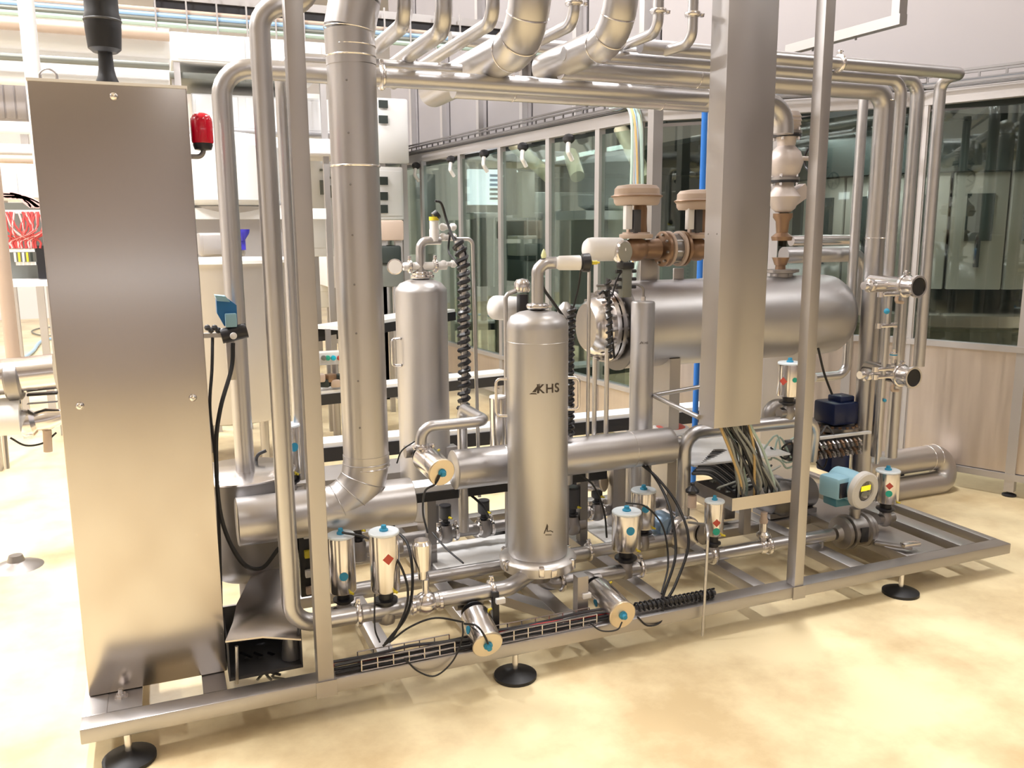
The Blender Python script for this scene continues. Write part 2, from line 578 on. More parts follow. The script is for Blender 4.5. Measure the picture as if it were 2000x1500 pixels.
# lifting ring
c = P(95, 152, y=cy + .12)
o = M().tube(spline([c + Vector((-.022, 0, -.01)), c + Vector((-.02, 0, .012)), c + Vector((0, 0, .024)), c + Vector((.02, 0, .012)), c + Vector((.022, 0, -.01))]), .004).build('lifting_eye', FRAME)
tag(o, 'thin steel lifting loop on the tall cabinet top near its left corner', 'ring')
# red beacon
c = P(394, 250, y=3.02)
t = thing('warning_beacon', 'red domed warning beacon on the right side of the tall cabinet', 'beacon', c)
M().lathe(c + Vector((0, 0, .048)), (0, 0, -1), [(0, .0), (.002, .015), (.008, .026), (.02, .033), (.03, .034), (.09, .034), (.096, .032)], 24).build('lens', RED, t)
M().lathe(c + Vector((0, 0, -.048)), (0, 0, -1), [(0, .03), (.006, .031), (.02, .026), (.024, .0)], 24).build('socket', BLACKP, t)
M().tube([c + Vector((0, 0, -.065)), c + Vector((0, .0, -.09)), c + Vector((-.09, 0, -.09))], .008, .02).build('bracket', DARKST, t)

# ================================================================ BIG LEFT INSULATED PIPE
yD = 3.05
b = P(722, 968, y=yD)
top = P(683, 150, y=yD)
xD = (b.x + top.x) / 2
zH = P(735, 985, y=yD).z
t = thing('insulated_pipe', 'widest jacketed pipe dropping past the left post and turning into a horizontal run', 'pipe', (xD, yD, zH))
rD = .083
hx0 = P(462, 1020, y=yD).x; hx1 = P(803, 965, y=yD).x
M().lathe((hx0, yD, zH), (1, 0, 0), [(0, rD * .98), (.003, rD * 1.04), (hx1 - hx0 - .003, rD * 1.04), (hx1 - hx0, rD * .98)], 36).build('horizontal_jacket', JACKET, t)
ztop = P(680, 128, y=yD).z
M().cyl((xD, yD, zH + .17), (xD, yD, ztop), rD, n=36).build('vertical_jacket', JACKET, t)
# segmented elbow into the horizontal (lobster-back segments)
ctr = Vector((xD - .17, yD, zH + .17))
M().tube([(xD, yD, zH + .2)] + [ctr + Vector((math.cos(math.radians(-a)) * .17, 0, math.sin(math.radians(-a)) * .17)) for a in (0, 22.5, 45, 67.5, 90)] + [(xD - .22, yD, zH)], rD * 1.025, 0, 36).build('elbow_jacket', JACKET, t)
for a in (0, 22.5, 45, 67.5, 90):
    a = math.radians(-a)
    M().ring(ctr + Vector((math.cos(a) * .17, 0, math.sin(a) * .17)), (-math.sin(a), 0, math.cos(a)), rD * 1.03, .0022, 36).build('jacket_band', JACKET, t)
for zz, w in ((P(690, 325, y=yD).z, .004), (P(710, 910, y=yD).z, .003), (P(683, 112, y=yD).z, .003), (P(683, 92, y=yD).z, .002)):
    M().ring((xD, yD, zz), (0, 0, 1), rD + .001, w).build('jacket_band', POLI, t)
# top jog segments leaning right
a = Vector((xD, yD, ztop)); b2 = P(682, 60, y=yD); c2 = P(693, 0, y=yD); d2 = P(700, -80, y=yD)
M().tube([a, b2], rD * 1.02, 0, 36).build('elbow_segment', JACKET, t)
M().tube([b2, c2], rD * 1.035, 0, 36).build('elbow_segment', JACKET, t)
M().tube([c2, d2], rD * 1.05, 0, 36).build('elbow_segment', JACKET, t)
M().ring(b2, c2 - a, rD * 1.03, .002).build('jacket_band', POLI, t)
for k in range(9):
    zz = ztop - .06 - k * .17
    M().lathe((xD - .035, yD - rD * .9, zz), (-.38, -.92, 0), [(0, .004), (.002, .0035), (.003, .0)], 8).build('rivet', DARKST, t)

# ================================================================ LEFT UPRIGHT PIPES
def vline(px, py0, py1, y):
    """vertical line: x averaged between two seen points"""
    a = P(px[0], py0, y=y); b = P(px[1], py1, y=y)
    x = (a.x + b.x) / 2
    return Vector((x, y, a.z)), Vector((x, y, b.z))


yA = 3.3
a, b = vline((432, 480), 150, 945, yA)
zt = P(440, 132, y=yA).z
pipe('upright_pipe', 'leftmost upright pipe whose top bend sits right beside the red beacon', [(b.x, yA, b.z - .1), (b.x, yA, zt), (P(1380, 135, y=yA).x, yA, zt)], .035, .1,
     clamps=[((P(745, 135, y=yA).x, yA, zt), (1, 0, 0))])
yB = 3.42
a, b = vline((540, 590), 150, 850, yB)
zt = P(545, 112, y=yB).z
pipe('upright_pipe', 'thin upright pipe just left of the left post bending right near the top', [(a.x, yB, .62), (a.x, yB, zt), (P(900, 130, y=yB).x, yB, zt)], .021, .07)
yC = 2.8
vx0 = P(1050, 850, y=2.97).x
a, b = vline((499, 576), 100, 1150, yC)
zb = P(640, 1210, y=yC).z
zt = P(520, 8, y=yC).z
xm = P(606, 0, y=yC).x
p1 = P(745, 1192, y=yC)
pipe('upright_pipe', 'front upright pipe curving at the foot into the lowest run near the cabinet', [(xm, yC, zt + .3), (xm, yC, zt), (a.x, yC, zt), (a.x, yC, zb), (P(992, 1140, y=yC).x, yC, zb), (vx0 - .05, 2.93, P(1050, 1100, y=2.97).z - .02)], .031, .08,
     clamps=[((P(960, 1160, y=yC).x, yC, zb), (1, 0, 0)), ((P(700, 1200, y=yC).x, yC, zb), (1, 0, 0))])

# ================================================================ TOP PIPES RUNNING BACK
def toppipe(label, px, pyb, y0, pe, r, mt, clampz=None, jacket=False, R=None, ye=None):
    """vertical drop from above at pixel px (bend at pyb), then running back (+Y) to pixel pe"""
    c = P(px, pyb, y=y0)
    e = P(pe[0], pe[1], z=c.z)
    y1 = ye or e.y
    nm = 'insulated_pipe' if jacket else 'overhead_pipe'
    t = thing(nm, label, 'pipe', (c.x, y0, c.z + .3))
    M().tube([(c.x, y0, c.z + .9), (c.x, y0, c.z), (c.x, y1, c.z)], r, R or r * 2.4, 28 if jacket else 18).build('jacket' if jacket else 'tube', mt, t)
    if clampz: clamp_ring((c.x, y0, P(px, clampz, y=y0).z), (0, 0, 1), r, t)
    if jacket:
        RR = R or r * 2.4
        for a in (0, 30, 60, 90):
            aa = math.radians(a)
            cc = Vector((c.x, y0 + RR - RR * math.cos(aa), c.z + RR - RR * math.sin(aa)))
            M().ring(cc, (0, -math.sin(aa), math.cos(aa)), r + .0005, .0028).build('jacket_band', POLI, t)
    return c, y1


toppipe('leftmost bare overhead pipe running back behind the widest jacketed pipe', 792, 45, 3.0, (700, 118), .027, PIPE, ye=3.42)
toppipe('second bare overhead pipe from the left, ending in a clamp', 868, 58, 2.95, (745, 140), .03, PIPE)
toppipe('third bare overhead pipe from the left, left of the wide jacketed elbow', 963, 42, 2.95, (775, 165), .025, PIPE)
cE4, yE4 = toppipe('wide jacketed overhead elbow left of the narrower jacketed one', 1036, 80, 2.95, (858, 178), .076, JACKET, jacket=True)
toppipe('bare clamped overhead pipe squeezed between the two jacketed elbows', 1122, 45, 3.05, (1040, 118), .024, PIPE, clampz=6)
cE6, yE6 = toppipe('jacketed overhead elbow to the right of the wider jacketed elbow', 1212, 72, 3.0, (1115, 138), .066, JACKET, jacket=True)
toppipe('clamped overhead pipe immediately right of the jacketed elbows', 1285, 62, 3.1, (1225, 108), .022, PIPE, clampz=22)
toppipe('rightmost clamped overhead pipe, left of the hanging cable duct', 1352, 82, 3.1, (1322, 102), .021, PIPE, clampz=28)

# ================================================================ HORIZONTAL RUNS UNDER THE TOP
yV = 3.6
z1 = P(1200, 185, y=yV).z
xs = P(1528, 250, y=yV).x
t = pipe('insulated_pipe', 'lowest jacketed overhead run ending in an elbow above the valve stack', [(P(885, 170, y=yV).x, yV, z1), (xs, yV, z1), (xs, yV, P(1528, 262, y=yV).z)], .055, .11, JACKET,
         rings=[((P(1290, 187, y=yV).x, yV, z1), (1, 0, 0)), ((P(1000, 187, y=yV).x, yV, z1), (1, 0, 0))], n=28)
yW = 3.48
z2 = P(1400, 152, y=yW).z
x2 = P(1722, 300, y=yW).x
pipe('insulated_pipe', 'thick jacketed pipe turning down at right into the thickest upright', [(P(1095, 130, y=yW).x, yW, z2), (x2, yW, z2), (x2, yW, .25)], .052, .1, JACKET,
     rings=[((x2, yW, P(1700, 465, y=yW).z), (0, 0, 1)), ((x2, yW, P(1718, 197, y=yW).z), (0, 0, 1)), ((P(1360, 150, y=yW).x, yW, z2), (1, 0, 0))], n=28)
yX = 3.3
z3 = P(1520, 113, y=yX).z
xr = P(1885, 124, y=yX).x
c5 = P(1845, 150, z=z3)
pipe('bare_pipe', 'topmost horizontal pipe reaching furthest right before doubling back and dropping', [(P(1250, 100, y=yX).x, yX, z3), (xr, yX, z3), (xr, yX + .14, z3), (xr, yX + .14, P(1795, 715, y=yX + .14).z)], .03, .065,
     clamps=[((P(1640, 115, y=yX).x, yX, z3), (1, 0, 0))])
M_z = P(1520, 138, y=yX + .06).z
xq = P(1752, 300, y=yX + .06).x
pipe('bare_pipe', 'horizontal pipe dropping as the upright next to the thickest one', [(P(1100, 125, y=yX + .06).x, yX + .06, M_z), (xq, yX + .06, M_z), (xq, yX + .06, P(1716, 890, y=yX + .06).z)], .028, .075)
yY = 3.62
z5 = P(1700, 150, y=yY).z
xq2 = P(1783, 300, y=yY).x
pipe('bare_pipe', 'pipe whose top bend peeks out behind the upright beside the thickest one', [(P(1450, 150, y=yY).x, yY, z5), (xq2, yY, z5), (xq2, yY, .3)], .034, .08)
yZ = 3.75
xq3 = P(1680, 300, y=yZ).x
z6 = P(1640, 733, y=yZ).z
pipe('bare_pipe', 'thin upright pipe hooking left below the large tank', [(xq3, yZ, P(1690, 170, y=yZ).z), (xq3, yZ, z6), (P(1590, 733, y=yZ).x, yZ, z6)], .026, .07)
pipe('bare_pipe', 'thinnest upright tube close behind the thickest upright', [(xq3 + .1, yZ, 2.3), (xq3 + .1, yZ, .14)], .013, .07)
z7 = P(1600, 100, y=3.75).z
pipe('bare_pipe', 'pale overhead run seen behind the rightmost clamped pipe', [(P(880, 118, y=3.8).x, 3.8, P(1400, 118, y=3.8).z), (P(1590, 118, y=3.8).x, 3.8, P(1400, 118, y=3.8).z)], .03)

# sampling side: open clamp mouths
for (mx, my), lab in (((1795, 560), 'upper open pipe mouth facing forward on the right uprights'), ((1785, 738), 'lower open pipe mouth facing forward on the right uprights')):
    y0 = 3.08
    c = P(mx, my, y=y0)
    t = thing('butterfly_valve', lab, 'valve', c)
    M().lathe(c, (0, 1, 0), [(.045, 0), (.045, .042), (0, .044), (0, .053), (.012, .055), (.014, .046), (.05, .046), (.06, .05), (.1, .05), (.11, .044), (.3, .044)], 28).build('valve_body', POLI, t)
    M().lathe(c + Vector((0, .006, 0)), (0, 1, 0), [(0, .0435), (.002, .0435)], 24).build('bore_shade_disc', BLACK, t)  # black disc standing in for the shade inside the open mouth
    m = M().cyl(c + Vector((0, .17, 0)), c + Vector((-.13, .17, .0)), .022, n=14)
    m.lathe(c + Vector((-.12, .17, 0)), (-1, 0, 0), [(0, .03), (.01, .033), (.03, .033), (.035, .02), (.06, .02)], 16)
    m.build('side_branch', POLI, t)
    clamp_ring(c + Vector((0, .08, 0)), (0, 1, 0), .046, t)
    M().tube([c + Vector((-.02, .1, -.04)), c + Vector((-.05, .1, -.075)), c + Vector((.03, .12, -.085))], .009, .02).build('handle', CREAM, t)
# instrument rods with blue gauges
for (p0, p1), lab in ((((1733, 570), (1716, 905)), 'thin sampling rod with clips and sensors in front of the right uprights'),):
    y0 = 3.1
    A = P(*p0, y=y0); B = P(*p1, y=y0)
    A.x = B.x = (A.x + B.x) / 2
    t = thing('sampling_rod', lab, 'pipe', B)
    M().cyl(B, A, .012, n=12).build('tube', PIPE, t)
    for q, r_ in (((1732, 608), .014), ((1728, 782), .009)):
        c = P(*q, y=y0 - .02)
        M().sphere(c, r_, 12).build('sensor_knob', BLUE, t)
    for py_ in (575, 636, 720, 735):
        c = P(1725, py_, y=y0); c.x = A.x
        M().box(c - Vector((.05, .02, .008)), c + Vector((.05, .02, .008)), .004).lathe(c - Vector((.05, 0, 0)), (0, 0, 1), [(-.012, .016), (.012, .016)], 12).lathe(c + Vector((.05, 0, 0)), (0, 0, 1), [(-.012, .016), (.012, .016)], 12).build('pipe_clip', POLI, t)
c = P(1745, 697, y=3.2)
t = thing('pressure_sensor', 'small steel sensor with blue collar above the lower pipe mouth', 'sensor', c)
M().lathe(c + Vector((0, 0, -.03)), (0, 0, 1), [(0, .012), (.02, .012), (.02, .018), (.05, .018), (.055, .01), (.07, .01)], 14).build('housing', POLI, t)
M().lathe(c + Vector((0, 0, .008)), (0, 0, 1), [(0, .0185), (.006, .0185)], 14).build('collar', BLUE, t)

# lower right jacketed U bend
yU = 3.78
A = P(1735, 905, y=yU); B = P(1838, 893, y=yU)
zc = A.z
t = pipe('insulated_pipe', 'jacketed U bend lying low at the right end before the guard panel', [(A.x - .2, yU, zc), (B.x, yU, zc), (B.x, yU - .04, zc - .16), (B.x - .46, yU - .04, zc - .16)], .077, .082, JACKET,
         rings=[((B.x - .12, yU, zc), (1, 0, 0)), ((B.x - .06, yU, zc), (1, 0, 0))], n=28)

# ================================================================ DUCT WITH CABLES
dx0, dx1, dy0, dy1 = 2.128, 2.366, 2.95, 3.06
dzb = .773
t = thing('cable_duct', 'wide rectangular steel cable duct hanging down in front of the large tank', 'duct', ((dx0 + dx1) / 2, 3.0, dzb))
M().box((dx0, dy0, dzb), (dx0 + .004, dy1, 3.0)).build('side_sheet', DUCTM, t)
M().box((dx1 - .004, dy0, dzb), (dx1, dy1, 3.0)).build('side_sheet', DUCTM, t)
M().box((dx0 + .004, dy1 - .004, dzb), (dx1 - .004, dy1, 3.0)).build('back_sheet', DUCTM, t)
M().box((dx0 - .001, dy0 - .003, dzb), (dx1 + .001, dy0, 3.0), .001).build('front_cover', DUCTM, t)
for q in ((1384, 456), (1403, 457), (1406, 667), (1428, 566)):
    pass
for zz in (P(1390, 457, y=3.0).z,):
    for yy in (2.975, 3.035):
        M().lathe((dx0, yy, zz), (-1, 0, 0), [(0, .004), (.002, .003), (.003, 0)], 8).build('rivet', DARKST, t)
cols = [CABG, CABG, DKGREY, CABG, CABL, BLACK, CABG, CABG, DKGREY, CABG, CABY, CABG, DKGREY, CABG, BLACK, CABG]
for k in range(32):
    sx = dx0 + .05 + random.random() * .15; sy = 2.965 + random.random() * .07
    e = P(1462 + random.uniform(-25, 60), 965 + random.uniform(-10, 10), y=3.0 + random.uniform(-.02, .06))
    mid = Vector((sx * .6 + e.x * .4 + .01, sy, dzb - .12))
    cable('hanging_cable', {CABG: 'dull grey-green', CABL: 'pale green', CABY: 'ochre', BLACK: 'black', DKGREY: 'dark grey'}[cols[k % 16]] + ' cable hanging in the bundle out of the duct bottom', [(sx, sy, dzb + .1), (sx, sy, dzb + .01), mid, e + Vector((0, 0, .05)), e + Vector((.01, .01, -.01))], .0062, cols[k % 16], 'cables leaving the duct bottom', seg=4)
# tray the cables fall into
a = P(1429, 998, y=2.97); b = P(1538, 984, y=2.97)
t = thing('cable_tray', 'short open steel tray catching the cable bundle left of the right post', 'tray', (a.x, 3.0, a.z))
zt0, zt1 = a.z, P(1432, 973, y=2.97).z
x1 = 2.6
M().box((a.x, 2.97, zt0), (x1, 3.25, zt0 + .004)).build('base_sheet', FRAME, t)
M().box((a.x, 2.966, zt0), (x1, 2.97, zt1)).build('side_sheet', STEEL, t)
M().box((a.x, 3.25, zt0), (x1, 3.254, zt1)).build('side_sheet', STEEL, t)
M().box((a.x - .002, 2.966, zt0), (a.x, 3.254, zt1)).build('end_sheet', STEEL, t)
M().box((x1 - .06, 3.25, Z1), (x1 - .02, 3.29, zt0)).build('tray_leg', FRAME, t)
M().box((a.x + .1, 3.25, Z1), (a.x + .14, 3.29, zt0)).build('tray_leg', FRAME, t)
for k in range(16):
    s0 = Vector((a.x + .03 + random.random() * .25, 3.0 + random.random() * .2, zt1 + random.uniform(-.02, .02)))
    pts = [s0]
    for j in range(4):
        pts.append(pts[-1] + Vector((random.uniform(-.02, .09), random.uniform(-.04, .04), random.uniform(-.01, .025))))
    cc_ = random.choice([BLACK, DKGREY, CABG, BLACK])
    cable('loose_cable', {BLACK: 'black', DKGREY: 'dark grey', CABG: 'grey-green'}[cc_] + ' tangled cable end lying in the short steel tray', pts, .005, cc_, 'loose cables in the short tray', seg=4)
# black ribbon bundle left of tray, on a plate
pl = P(1355, 885, y=3.35)
o = M().box((pl.x - .1, 3.2, pl.z - .02), (pl.x + .45, 3.62, pl.z - .012)).build('support_plate', WHITE)
tag(o, 'pale steel plate behind the cable bundle, under the bent pipe', 'plate')
for k in range(15):
    y0 = 3.12 + k * .018
    A = P(1352 + k * 3, 925 - k * 3.2, y=y0); B = P(1440 + k * 1.5, 968 - k * 3.5, y=y0)
    m = (A + B) / 2 + Vector((0, 0, .03))
    cable('fanned_cable', ['dark grey', 'black', 'dull metallic grey'][k % 3] + ' cable fanned out flat between bent pipe and short tray', [A, A * .7 + B * .3 + Vector((0, 0, .03)), m, B], .0075, [DKGREY, BLACK, DARKST][k % 3], 'dark cables fanned out toward the short tray', seg=4)

# ================================================================ FILTER HOUSINGS
def text_on(cyl_o, R, s, size, ang0, z, parent, name='lettering'):
    cu = bpy.data.curves.new('t', 'FONT'); cu.body = s; cu.size = size; cu.resolution_u = 4; cu.offset = size * .015
    cu.space_character = 1.12
    ob = bpy.data.objects.new('t', cu); COL.objects.link(ob)
    dg = bpy.context.evaluated_depsgraph_get()
    me = ob.evaluated_get(dg).to_mesh()
    bm = bmesh.new(); bm.from_mesh(me)
    bmesh.ops.triangulate(bm, faces=bm.faces)
    bmesh.ops.subdivide_edges(bm, edges=bm.edges, cuts=1)
    bm.verts.index_update()
    vs = [v.co.copy() for v in bm.verts]; fs = [[v.index for v in f.verts] for f in bm.faces]
    bm.free()
    ob.evaluated_get(dg).to_mesh_clear()
    bpy.data.objects.remove(ob); bpy.data.curves.remove(cu)
    out = []
    for v in vs:
        a = ang0 + v.x / R
        out.append(Vector((cyl_o[0] + math.cos(a) * (R + .0012), cyl_o[1] + math.sin(a) * (R + .0012), z + v.y)))
    return M().add(out, fs).build(name, LOGO, parent, smooth=False)


def logo_on(o, R, polys, ang0, z, sc, parent, name='emblem'):
    m = M()
    for poly in polys:
        vs = []
        for x, y in poly:
            a = ang0 + x * sc / R
            vs.append(Vector((o[0] + math.cos(a) * (R + .0012), o[1] + math.sin(a) * (R + .0012), z + y * sc)))
        m.add(vs, [tuple(range(len(vs)))])
    return m.build(name, LOGO, parent, smooth=False)


SAIL = [[(0, 0), (.75, .0), (.62, .12), (.2, .12)], [(.28, .2), (.95, 1.0), (.62, .2)], [(.86, .7), (1.0, 1.0), (.92, .1), (.78, .1)]]

# vessel 1 (front)
y1 = 2.97
c = P(1050, 850, y=y1)
vx, R1 = c.x, .118
zb = P(1050, 1080, y=y1).z; zt = P(1050, 640, y=y1).z
t = thing('filter_housing', 'front tall steel filter housing with dark KHS lettering on a round flange', 'filter', (vx, y1, zb))
sh = M().lathe((vx, y1, zb), (0, 0, 1), [(0, R1 * .95), (.01, R1), (zt - zb, R1), (zt - zb + .02, R1 * .985), (zt - zb + .045, R1 * .86), (zt - zb + .06, R1 * .6), (zt - zb + .068, R1 * .25), (zt - zb + .07, R1 * .15)], 48).build('shell', VESSEL, t)
M().ring((vx, y1, P(1050, 665, y=y1).z), (0, 0, 1), R1, .0015).build('weld_seam', PIPE, t)
fl = M().lathe((vx, y1, zb - .012), (0, 0, 1), [(-.06, .06), (-.045, .13), (-.035, .150), (.0, .154), (.006, .15), (.014, .135), (.016, R1)], 48).build('base_flange', MATF, t)
for k in range(6):
    a = k * PI / 3 + .2
    p = Vector((vx + .145 * math.cos(a), y1 + .145 * math.sin(a), zb - .02))
    M().obox(p, (.03, .022, .04), Matrix.Rotation(a, 3, 'Z'), .004).build('clamp_lug', POLI, t)
M().cyl((vx, y1, zb - .11), (vx, y1, zb - .04), .05, n=20).build('outlet_neck', CAST, t)
M().box((vx - .012, y1 - .16, zb - .045), (vx + .012, y1 - .13, zb - .012), .003).build('clamp_lug', POLI, t)
camang = math.atan2(-y1, -vx)
text_on((vx, y1), R1, 'KHS', .048, math.atan2(P(1047, 770, y=y1 - .115).y - y1, P(1047, 770, y=y1 - .115).x - vx), P(1047, 769, y=y1 - .115).z, sh)
logo_on((vx, y1), R1, SAIL, math.atan2(P(1028, 770, y=y1 - .118).y - y1, P(1028, 770, y=y1 - .118).x - vx), P(1028, 773, y=y1 - .115).z, .042, sh)
e1 = P(1062, 1043, y=y1 - .118)
logo_on((vx, y1), R1, [[(0, 0), (.1, 0), (.35, .6), (.3, .75)], [(.3, .8), (.4, 1.1), (.5, .8), (.45, .35), (.36, .3)], [(.3, .28), (.8, .28), (1.1, .1), (1.05, .0), (.8, .2), (.32, .2)], [(.2, -.12), (.9, -.2), (.9, -.26), (.2, -.18)]],
        math.atan2(e1.y - y1, e1.x - vx), e1.z, .036, sh)
for sgn, pts in ((-1, (740, 812)), (1, (738, 800))):
    za = P(1050, pts[0], y=y1).z; zb_ = P(1050, pts[1], y=y1).z
    u = Vector((.925, -.38, 0)) * sgn
    o_ = Vector((vx, y1, 0)) + u * (R1 - .003)
    M().tube([o_ + Vector((0, 0, za)), o_ + u * .045 + Vector((0, 0, za)), o_ + u * .045 + Vector((0, 0, zb_)), o_ + Vector((0, 0, zb_))], .006, .018, 10).build('handle', POLI, t)
hd = zt + .07
clamp_ring((vx, y1, hd + .012), (0, 0, 1), .03, t)
zk = P(1050, 522, y=y1).z
M().tube([(vx, y1, hd), (vx, y1, zk - .01), (vx + .03, y1, zk + .015), (vx + .09, y1, zk + .015)], .023, .03, 16).build('vent_pipe', PIPE, t)
# vent valve on top
vv = Vector((vx + .07, y1 - .02, zk + .015))
tv = thing('vent_valve', 'small horizontal vent valve with black ribbed end above the front filter housing', 'valve', vv)
M().lathe(vv, (1, -.25, 0), [(0, .02), (.01, .027), (.09, .028), (.095, .02)], 20).build('actuator', WHITEP, tv)
e = vv + Vector((1, -.25, 0)).normalized() * .095
M().lathe(e, (1, -.25, 0), [(0, .022), (.004, .034), (.03, .036), (.034, .03), (.036, .012), (.04, .012)], 20).build('black_knob', BLACKP, tv)
M().lathe(e + Vector((.04, -.01, 0)), (1, -.25, 0), [(0, .008), (.02, .008), (.022, .004), (.03, .004)], 10).build('air_fitting', YEL, tv)
c = P(1062, 505, y=y1)
tl = thing('indicator_light', 'small pale yellow teardrop sensor light on top of the front vent pipe', 'sensor', c)
M().lathe(c, (0, 0, 1), [(-.03, .012), (-.02, .014), (0, .014), (.001, .008)], 14).build('socket', BLACKP, tl)
M().lathe(c, (0, 0, 1), [(0, .008), (.012, .011), (.028, .006), (.036, .001)], 14).build('lens', mat('pale_yellow_lens', (.8, .85, .5), .2), tl)

# vessel 2 (back left)
y2 = 3.86
c = P(826, 720, y=y2)
x2v, R2 = c.x, .121
zt = P(822, 570, y=y2).z; zb = .24
t = thing('filter_housing', 'rear filter housing between the widest jacketed pipe and the spiral cable column', 'filter', (x2v, y2, zb))
M().lathe((x2v, y2, zb), (0, 0, 1), [(0, R2 * .9), (.01, R2), (zt - zb, R2), (zt - zb + .015, R2 * .98), (zt - zb + .04, R2 * .8), (zt - zb + .055, R2 * .5), (zt - zb + .06, R2 * .2)], 40).build('shell', VESSEL, t)
M().box((x2v - .02, y2 - .1, Z1), (x2v + .02, y2 + .1, zb + .01)).build('leg', FRAME, t)
clamp_ring((x2v, y2, zt + .07), (0, 0, 1), .035, t)
clamp_ring((x2v, y2, zt + .085), (0, 0, 1), .028, t)
M().tube([(x2v, y2, zt + .05), (x2v, y2, P(820, 470, y=y2).z), (P(860, 470, y=y2).x, y2, P(820, 470, y=y2).z)], .02, .04, 14).build('riser', PIPE, t)
zz = P(820, 520, y=y2).z
M().cyl((P(788, 520, y=y2).x, y2, zz), (P(872, 520, y=y2).x, y2, zz), .019, n=14).build('branch', WHITEP, t)
clamp_ring((P(800, 520, y=y2).x, y2, zz), (1, 0, 0), .019, t)
clamp_ring((P(850, 520, y=y2).x, y2, zz), (1, 0, 0), .019, t)
M().tube([P(748, 660, y=y2), P(760, 660, y=y2)], .004)
za = P(765, 660, y=y2).z; zb2 = P(765, 712, y=y2).z; xh = P(762, 680, y=y2).x
M().tube([(x2v - R2 + .005, y2 - .04, za), (xh, y2 - .04, za), (xh, y2 - .04, zb2), (x2v - R2 + .005, y2 - .04, zb2)], .006, .015, 8).build('handle', POLI, t)
c = P(774, 521, y=y2 - .03)
t = thing('pressure_gauge', 'round steel dial gauge on the pipe above the rear filter housing', 'gauge', c)
M().lathe(c + Vector((0, .02, 0)), (-.3, -1, 0), [(0, .034), (.02, .036), (.028, .036), (.03, .031)], 24).build('case', POLI, t)
M().lathe(c + Vector((-.008, -.01, 0)), (-.3, -1, 0), [(0, .031), (.0015, .031)], 24).build('dial', WHITEP, t)
M().cyl(c + Vector((0, .01, 0)), c + Vector((.05, .03, 0)), .008, n=8).build('stem', POLI, t)
c = P(848, 450, y=y2)
t = thing('proximity_sensor', 'white cylinder sensor with yellow ribbed collar above the rear filter housing', 'sensor', c)
M().cyl(c - Vector((0, 0, .05)), c + Vector((0, 0, .005)), .023, n=18).build('housing', WHITEP, t)
M().cyl(c + Vector((0, 0, .005)), c + Vector((0, 0, .045)), .021, n=18).build('clear_collar', WHITE, t)
M().cyl(c + Vector((0, 0, .045)), c + Vector((0, 0, .062)), .023, n=18).build('yellow_ring', YEL, t)
M().cyl(c + Vector((0, 0, .06)), c + Vector((.02, 0, .075)), .022, n=14).build('cap', BLACKP, t)
zz = P(880, 467, y=y2).z
pipe('bare_pipe', 'thin tube with clips arching right of the rear filter housing and running down', [(P(850, 467, y=y2).x, y2, zz), (P(923, 467, y=y2).x, y2, zz), (P(930, 500, y=y2).x, y2, .3)], .009, .03, n=10)
c = P(875, 452, y=y2)
t = thing('tube_fitting', 'pair of stacked pale clamp fittings beside the yellow collared sensor', 'fitting', c)
for dz in (0, -.045, -.17):
    M().lathe(c + Vector((-.04, 0, dz + .02)), (1, 0, 0), [(0, .012), (.01, .018), (.02, .018), (.03, .011), (.05, .011), (.055, .018), (.07, .018), (.08, .01)], 14).build('ferrule', WHITEP, t)

# third small vessel just right of front housing top, and slender vessel in front of tank
y3 = 3.3
c = P(1104, 700, y=y3)
t = thing('filter_housing', 'short slender housing half hidden behind the front filter housing', 'filter', (c.x, y3, .5))
M().lathe((c.x, y3, .5), (0, 0, 1), [(0, .035), (P(1104, 605, y=y3).z - .5, .035), (P(1104, 598, y=y3).z - .5, .028), (P(1104, 590, y=y3).z - .5, .01)], 24).build('shell', VESSEL, t)
M().cyl((c.x, y3, Z1), (c.x, y3, .5), .02, n=12).build('leg', FRAME, t)
y4 = 3.39
c = P(1253, 750, y=y4)
z0, z1_ = .3, P(1253, 592, y=y4).z
t = thing('filter_housing', 'slender tall housing with tiny dark lettering in front of the large tank', 'filter', (c.x, y4, z0))
s4 = M().lathe((c.x, y4, z0), (0, 0, 1), [(0, .05), (.01, .054), (z1_ - z0, .054), (z1_ - z0 + .008, .05), (z1_ - z0 + .01, .02)], 32).build('shell', VESSEL, t)
M().cyl((c.x, y4, Z1), (c.x, y4, z0), .03, n=14).build('leg', FRAME, t)
q = P(1254, 672, y=y4 - .05)
text_on((c.x, y4), .054, 'KHS', .014, math.atan2(q.y - y4, q.x - c.x), q.z, s4)
logo_on((c.x, y4), .054, SAIL, math.atan2(q.y - y4, q.x - c.x) - .25, q.z, .013, s4)
zk = z1_ + .01
M().tube([(c.x, y4, zk), (c.x, y4, zk + .06), (c.x - .03, y4, zk + .075), (c.x - .24, y4, zk + .075)], .006, .03, 8).build('vent_tube', DARKST, t)
M().cyl((c.x, y4, zk), (c.x, y4, zk + .02), .011, n=8).build('nut', POLI, t)

